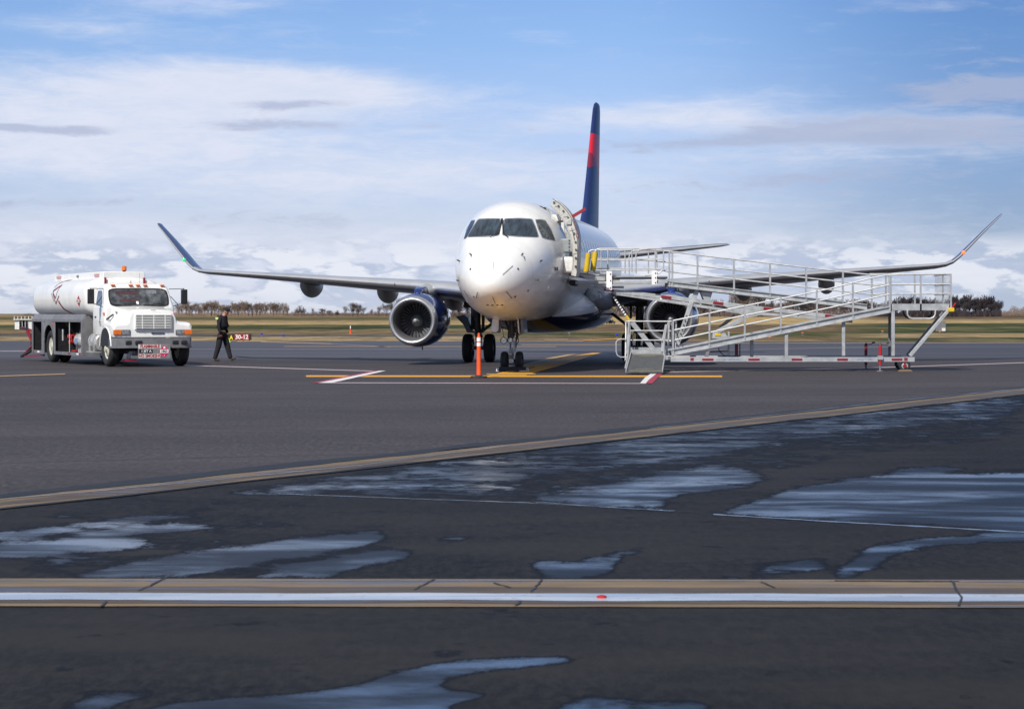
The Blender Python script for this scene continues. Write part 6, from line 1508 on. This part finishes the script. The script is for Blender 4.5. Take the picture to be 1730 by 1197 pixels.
def thin_post(px, py, top, m, label):
    Y = FPX * CAM_H / (py - 530); s_ = Y / FPX; c = W(px, py, Y); e = empty('delineator_post', (c.x, Y, 0)); tag(e, label, 'traffic post')
    b = MB(); b.lathe([(0, .09), (.04, .08), (.06, .05), ((py - top) * s_ * .65, .04)], (0, 0, 0), (0, 0, 1), 12); tb(b, 'post', m, e)
    b = MB(); b.lathe([((py - top) * s_ * .65, .038), ((py - top) * s_, .035), ((py - top) * s_, 0)], (0, 0, 0), (0, 0, 1), 12); tb(b, 'upper_band', 'whitestrip', e)
thin_post(592, 563.5, 550, 'orange', 'thin orange post with a pale top in the grass left of the left engine')
# sign back on the right
Y_ = FPX * CAM_H / (562 - 530); s_ = Y_ / FPX; c = W(1592, 562, Y_); e = empty('sign_board', (c.x, Y_, 0)); tag(e, 'grey back of a small airfield sign in the grass right of the ramp', 'sign')
b = MB(); b.box(-11 * s_, 5.5 * s_, 0, .12, 3 * s_, 19 * s_); tb(b, 'panel', 'grey', e)
b = MB(); b.box(-8 * s_, -7 * s_, .02, .1, 0, 3 * s_); b.box(3 * s_, 4 * s_, .02, .1, 0, 3 * s_); tb(b, 'leg', 'geardark', e)
b = MB(); b.box(-1 * s_, 5 * s_, -.08, -.001, 3 * s_, 8 * s_); tb(b, 'rear_box', 'board', e)
# shelter on the left
Y_ = FPX * CAM_H / (555.5 - 530); s_ = Y_ / FPX; c = W(25, 555.5, Y_); e = empty('equipment_shelter', (c.x, Y_, -.03)); tag(e, 'small white flat equipment shed with dark openings in the field behind the tanker', 'shed')
b = MB(); b.box(0, 7 * s_, 0, 1.6, 0, 15 * s_); b.box(23.5 * s_, 50 * s_, 0, 1.6, 0, 15 * s_); b.box(7 * s_, 23.5 * s_, 1.2, 1.6, 0, 15 * s_); tb(b, 'wall', 'board', e)
b = MB(); b.box(-2 * s_, 52 * s_, -.2, 1.8, 16 * s_, 17.2 * s_); tb(b, 'roof', 'board', e)
b = MB()
for k in range(9): b.box((-1 + k * 6) * s_, (-.1 + k * 6) * s_, -.1, .0, 17.2 * s_, 22 * s_)
for k in range(4): b.box((7 + k * 5.2) * s_, (7.7 + k * 5.2) * s_, -.05, .05, 0, 16 * s_)
tb(b, 'post', 'board', e)
b = MB(); b.box(9 * s_, 22.5 * s_, .5, 1.1, 0, 5 * s_); b.box(18 * s_, 23 * s_, .9, 1.1, 5 * s_, 14 * s_); b.box(8 * s_, 12 * s_, .9, 1.1, 5 * s_, 14 * s_); tb(b, 'equipment', 'darkgrey', e)
# far cars and a white shed
def far_car(px, py, m, label):
    Y = 330.0; c = W(px, py, Y); z = terrain_h(c.x, Y); e = empty('parked_car', (c.x, Y, z)); tag(e, label, 'car', 'dark cars far off on the perimeter road')
    b = MB(); b.prism([(-.55, -.3, .12), (.55, -.3, .12), (.55, -.3, .38), (.32, -.3, .42), (.2, -.3, .62), (-.22, -.3, .62), (-.36, -.3, .42), (-.55, -.3, .36)], (0, .5, 0)); tb(b, 'body', m, e, bevel=.03)
    for x in (-.34, .34): b = MB(); b.lathe([(-.03, 0), (-.03, .12), (.03, .12), (.03, 0)], (x, -.3, .12), (0, 1, 0), 12); tb(b, 'wheel', 'rubber', e)
far_car(1029, 551, 'darkgrey', 'left of the two tiny dark cars in the dry field seen right of the belly'); far_car(1033.5, 551, 'darkgrey', 'right of the two tiny dark cars in the dry field seen right of the belly')
c = W(1166, 536, 700.0); e = empty('farm_shed', (c.x, 700, terrain_h(c.x, 700))); tag(e, 'tiny white shed with a pitched roof far off beyond the dry field', 'shed')
b = MB(); b.box(-1.2, 1.2, 0, 3, 0, .9); tb(b, 'wall', 'board', e)
b = MB(); b.prism([(-1.4, -.2, .9), (1.4, -.2, .9), (0, -.2, 1.4)], (0, 3.4, 0)); tb(b, 'roof', 'board', e)

# ================================================================== TREES
M['bark'] = mat('bark', (.10, .075, .06), .9, 0, .3, 4)
M['twig_tan'] = mat('twig_tan', (.20, .145, .11), .95, 0, .3, .6)
M['twig_brown'] = mat('twig_brown', (.105, .072, .062), .95, 0, .3, .6)
M['twig_dark'] = mat('twig_dark', (.045, .036, .042), .95, 0, .3, .6)
rnd = random.Random(5)
def tree_meshes(kind, seed, n_tw, wid, lumps):
    """unit-height bare tree: stems fanning from the ground, limbs, and fine twigs through the crown's volume"""
    r = random.Random(seed); trunk = MB(); crown = MB(); segs = []
    stems = r.randint(2, 4) if kind != 'round' else r.randint(1, 3)
    for s_ in range(stems):
        a = r.uniform(0, 6.28); p = Vector((math.cos(a) * .015, math.sin(a) * .015, 0)); d = Vector((math.cos(a) * wid * .5 * r.random(), math.sin(a) * wid * .5 * r.random(), 1)).normalized(); rad = .018
        for k in range(6):
            q = p + d * r.uniform(.12, .17); trunk.tube(p, q, rad, 5, rad * .75)
            if k:
                for _ in range(3):
                    bd = (d + Vector((r.gauss(0, .6), r.gauss(0, .6), r.uniform(0, .5)))).normalized(); e = q + bd * r.uniform(.12, .3) * (wid + .4); trunk.tube(q, e, rad * .5, 4, rad * .15); segs.append((q, e))
                    bd2 = (bd + Vector((r.gauss(0, .5), r.gauss(0, .5), r.uniform(0, .5)))).normalized(); e2 = q.lerp(e, .6) + bd2 * r.uniform(.08, .18); trunk.tube(q.lerp(e, .6), e2, rad * .3, 4, rad * .1); segs.append((q.lerp(e, .6), e2))
            segs.append((p, q)); p = q; rad *= .74; d = (d + Vector((r.gauss(0, .16), r.gauss(0, .16), .12))).normalized()
    cl = [(Vector((r.uniform(-.8, .8) * wid * .5, r.uniform(-.8, .8) * wid * .5, r.uniform(.38, .88))), r.uniform(.10, .20)) for _ in range(lumps)]
    for i in range(n_tw):
        if i % 3:
            c, cr = r.choice(cl); v = Vector((r.gauss(0, 1), r.gauss(0, 1), r.gauss(0, 1))).normalized() * cr * r.random() ** .4; p = c + v; dd = (v.normalized() * .7 + Vector((0, 0, .8)) + Vector((r.gauss(0, .4), r.gauss(0, .4), r.gauss(0, .3)))).normalized()
        else:
            u, w_ = r.choice(segs); p = u.lerp(w_, r.random()); dd = ((w_ - u).normalized() * .5 + Vector((r.gauss(0, .5), r.gauss(0, .5), r.uniform(.1, .9)))).normalized()
        L_ = r.uniform(.05, .12); w = dd.cross(Vector((r.random(), r.random(), r.random()))).normalized() * r.uniform(.0035, .0075)
        crown.add([p - w, p + w, p + dd * L_], [(0, 1, 2)])
    mz = sorted(v.z for v in crown.v)[int(len(crown.v) * .985)]
    for mb in (trunk, crown):
        for v in mb.v: v *= 1 / mz
    return trunk, crown
KIND = {}
for kd, (tw, sp, dn, ml, ntw) in {'slim': ('twig_tan', .42, 7, 'pale brown', 1500), 'round': ('twig_brown', .62, 9, 'reddish brown', 2200), 'dark': ('twig_dark', .7, 12, 'dark', 4200)}.items():
    KIND[kd] = []
    for sdd in range(3):
        tk, cr = tree_meshes(kd, sdd * 7 + len(kd), ntw, sp, dn)
        o1 = tk.build('trunk', M['bark'], None, fix=False); o2 = cr.build('crown', M[tw], None, flat=True, fix=False)
        KIND[kd].append((o1, o2)); 
used = set()
ORD = ['first', 'second', 'third', 'fourth', 'fifth', 'sixth', 'seventh', 'eighth', 'ninth', 'tenth', 'eleventh', 'twelfth', 'thirteenth', 'fourteenth', 'fifteenth', 'sixteenth', 'seventeenth', 'eighteenth', 'nineteenth', 'twentieth']
TENS = ['', '', 'twenty', 'thirty', 'forty', 'fifty', 'sixty']
def ordinal(n): return ORD[n - 1] if n <= 20 else (TENS[n // 10] + '-' + ORD[n % 10 - 1] if n % 10 else TENS[n // 10][:-1] + 'ieth')
CNT = {}
def place_tree(kd, px, top, base, Y, label, group, wide=1.0):
    if kd == 'round': wide *= 1.25
    z0 = terrain_h(W(px, base, Y).x, Y); c = W(px, base, Y); h = max(1.0, (base - top) * Y / FPX)
    # the tree stands on the terrain; its height follows from its top
    ztop = W(px, top, Y).z; h = ztop - z0
    e = bpy.data.objects.new('bare_tree', None); col.objects.link(e); e.location = (c.x, Y, z0 - .05); e.rotation_euler = (0, 0, rnd.uniform(0, 6.28)); e.scale = (h * wide, h * wide, h)
    CNT[group] = CNT.get(group, 0) + 1; tag(e, ordinal(CNT[group]) + ' from the left ' + label, 'tree', group)
    k = rnd.randrange(3)
    for src in KIND[kd][k]:
        if src.name in used: o = src.copy(); col.objects.link(o)
        else: o = src; used.add(src.name)
        o.parent = e
G1 = 'bare pale trees in the far row on the left'; G2 = 'bare brown trees far behind the left wing'; G3 = 'bare trees far behind the ramp'; G4 = 'dark bare trees at the right end of the far row'; G5 = 'bare trees between the left engine and the fuselage'
px_ = 302
while px_ < 486:
    place_tree('slim', px_, rnd.uniform(508, 517) + (4 if 330 < px_ < 345 or 382 < px_ < 392 else 0), 533, rnd.uniform(820, 900), 'of the pale bare trees beyond the tanker and the walking man', G1, rnd.uniform(1.1, 1.6)); px_ += rnd.uniform(4.2, 7)
for px_, tp_, kd, w in [(503, 517, 'round', .9), (511, 516, 'round', 1.0), (528, 520, 'slim', .8), (545, 521, 'round', 1.2), (556, 524, 'round', 1.2), (570, 524, 'round', 1.2), (583, 517, 'slim', .9), (596, 511, 'round', 1.05), (604, 514, 'round', 1.0), (613, 518, 'round', 1.1), (628, 522, 'slim', .9), (640, 518, 'slim', .9), (652, 512, 'round', 1.0), (664, 505, 'round', 1.0)]:
    place_tree(kd, px_, tp_, 533, rnd.uniform(760, 860), 'of the brown bare trees under the left wing', G2, w)
for px_, tp_, kd, w in [(755, 508, 'slim', .8), (766, 500, 'round', .9), (776, 505, 'round', .9), (790, 506, 'dark', .9), (801, 503, 'dark', .9), (812, 508, 'dark', .9), (830, 514, 'round', 1), (848, 516, 'round', 1), (886, 520, 'round', 1)]:
    place_tree(kd, px_, tp_, 535, rnd.uniform(600, 700), 'of the bare trees between the left engine and the belly', G5, w)
px_ = 1040
while px_ < 1470:
    tp_ = rnd.uniform(504, 513)
    if 1236 < px_ < 1292: tp_ -= rnd.uniform(8, 16)
    if px_ < 1100: tp_ += 6
    place_tree(rnd.choice(['round', 'round', 'slim', 'dark']), px_, tp_, 535, rnd.uniform(700, 820), 'of the brown far trees seen through the ramp', G3, rnd.uniform(.8, 1.15)); px_ += rnd.uniform(6, 10)
for px_, tp_ in [(1478, 514), (1490, 512), (1503, 508), (1515, 504), (1527, 502), (1538, 501), (1549, 500), (1560, 503), (1572, 506), (1583, 505), (1594, 506), (1605, 504), (1612, 500), (1620, 501), (1629, 499), (1638, 500), (1646, 504), (1654, 502), (1663, 500), (1672, 501), (1680, 504), (1687, 508)]:
    place_tree('dark', px_, tp_, 530, rnd.uniform(720, 800), 'of the dark trees in the right-hand clump', G4, rnd.uniform(.8, 1.1))
# brush under the trees, and the far pale wood: nobody could count it
def brush(name, x0, x1, base, top, Y, m, n, wpx=1.0, fall=0.0):
    b = MB(); r = random.Random(int(x0))
    for _ in range(n):
        px = r.uniform(x0, x1); yy = Y + r.uniform(-25, 25); c = W(px, base, yy); z0 = terrain_h(c.x, yy) - .05
        env = .55 + .45 * mnoise.noise(Vector((px * .09, 1.3, x0)))
        env = env if not fall else env * min(1, (px - x0) / fall)
        H = 1.5 * (base - top) * yy / FPX * max(.2, env) * r.random() ** .4
        p = Vector((c.x, yy, z0 + H * r.uniform(0, .8))); d = Vector((r.gauss(0, .5), r.gauss(0, .5), 1)).normalized(); L_ = r.uniform(.35, .9); w = d.cross(Vector((r.random(), r.random(), .1))).normalized() * r.uniform(.03, .07) * wpx
        b.add([p - w, p + w, p + d * L_], [(0, 1, 2)])
    tag(b.build(name, M[m], None, flat=True, fix=False), kind='stuff')
brush('undergrowth', 296, 500, 535, 524, 870, 'twig_tan', 9000)
brush('undergrowth', 495, 690, 535, 526, 830, 'twig_brown', 6000)
brush('undergrowth', 740, 900, 537, 522, 680, 'twig_brown', 8000)
brush('undergrowth', 1020, 1480, 537, 513, 780, 'twig_brown', 26000, 1.2)
brush('undergrowth', 1470, 1692, 534, 515, 770, 'twig_dark', 22000, 1.3)
brush('far_wood', 1670, 1800, 531, 513, 950, 'twig_tan', 7000, 1.6, 40)
brush('far_wood', 40, 60, 530, 527, 900, 'twig_brown', 400)
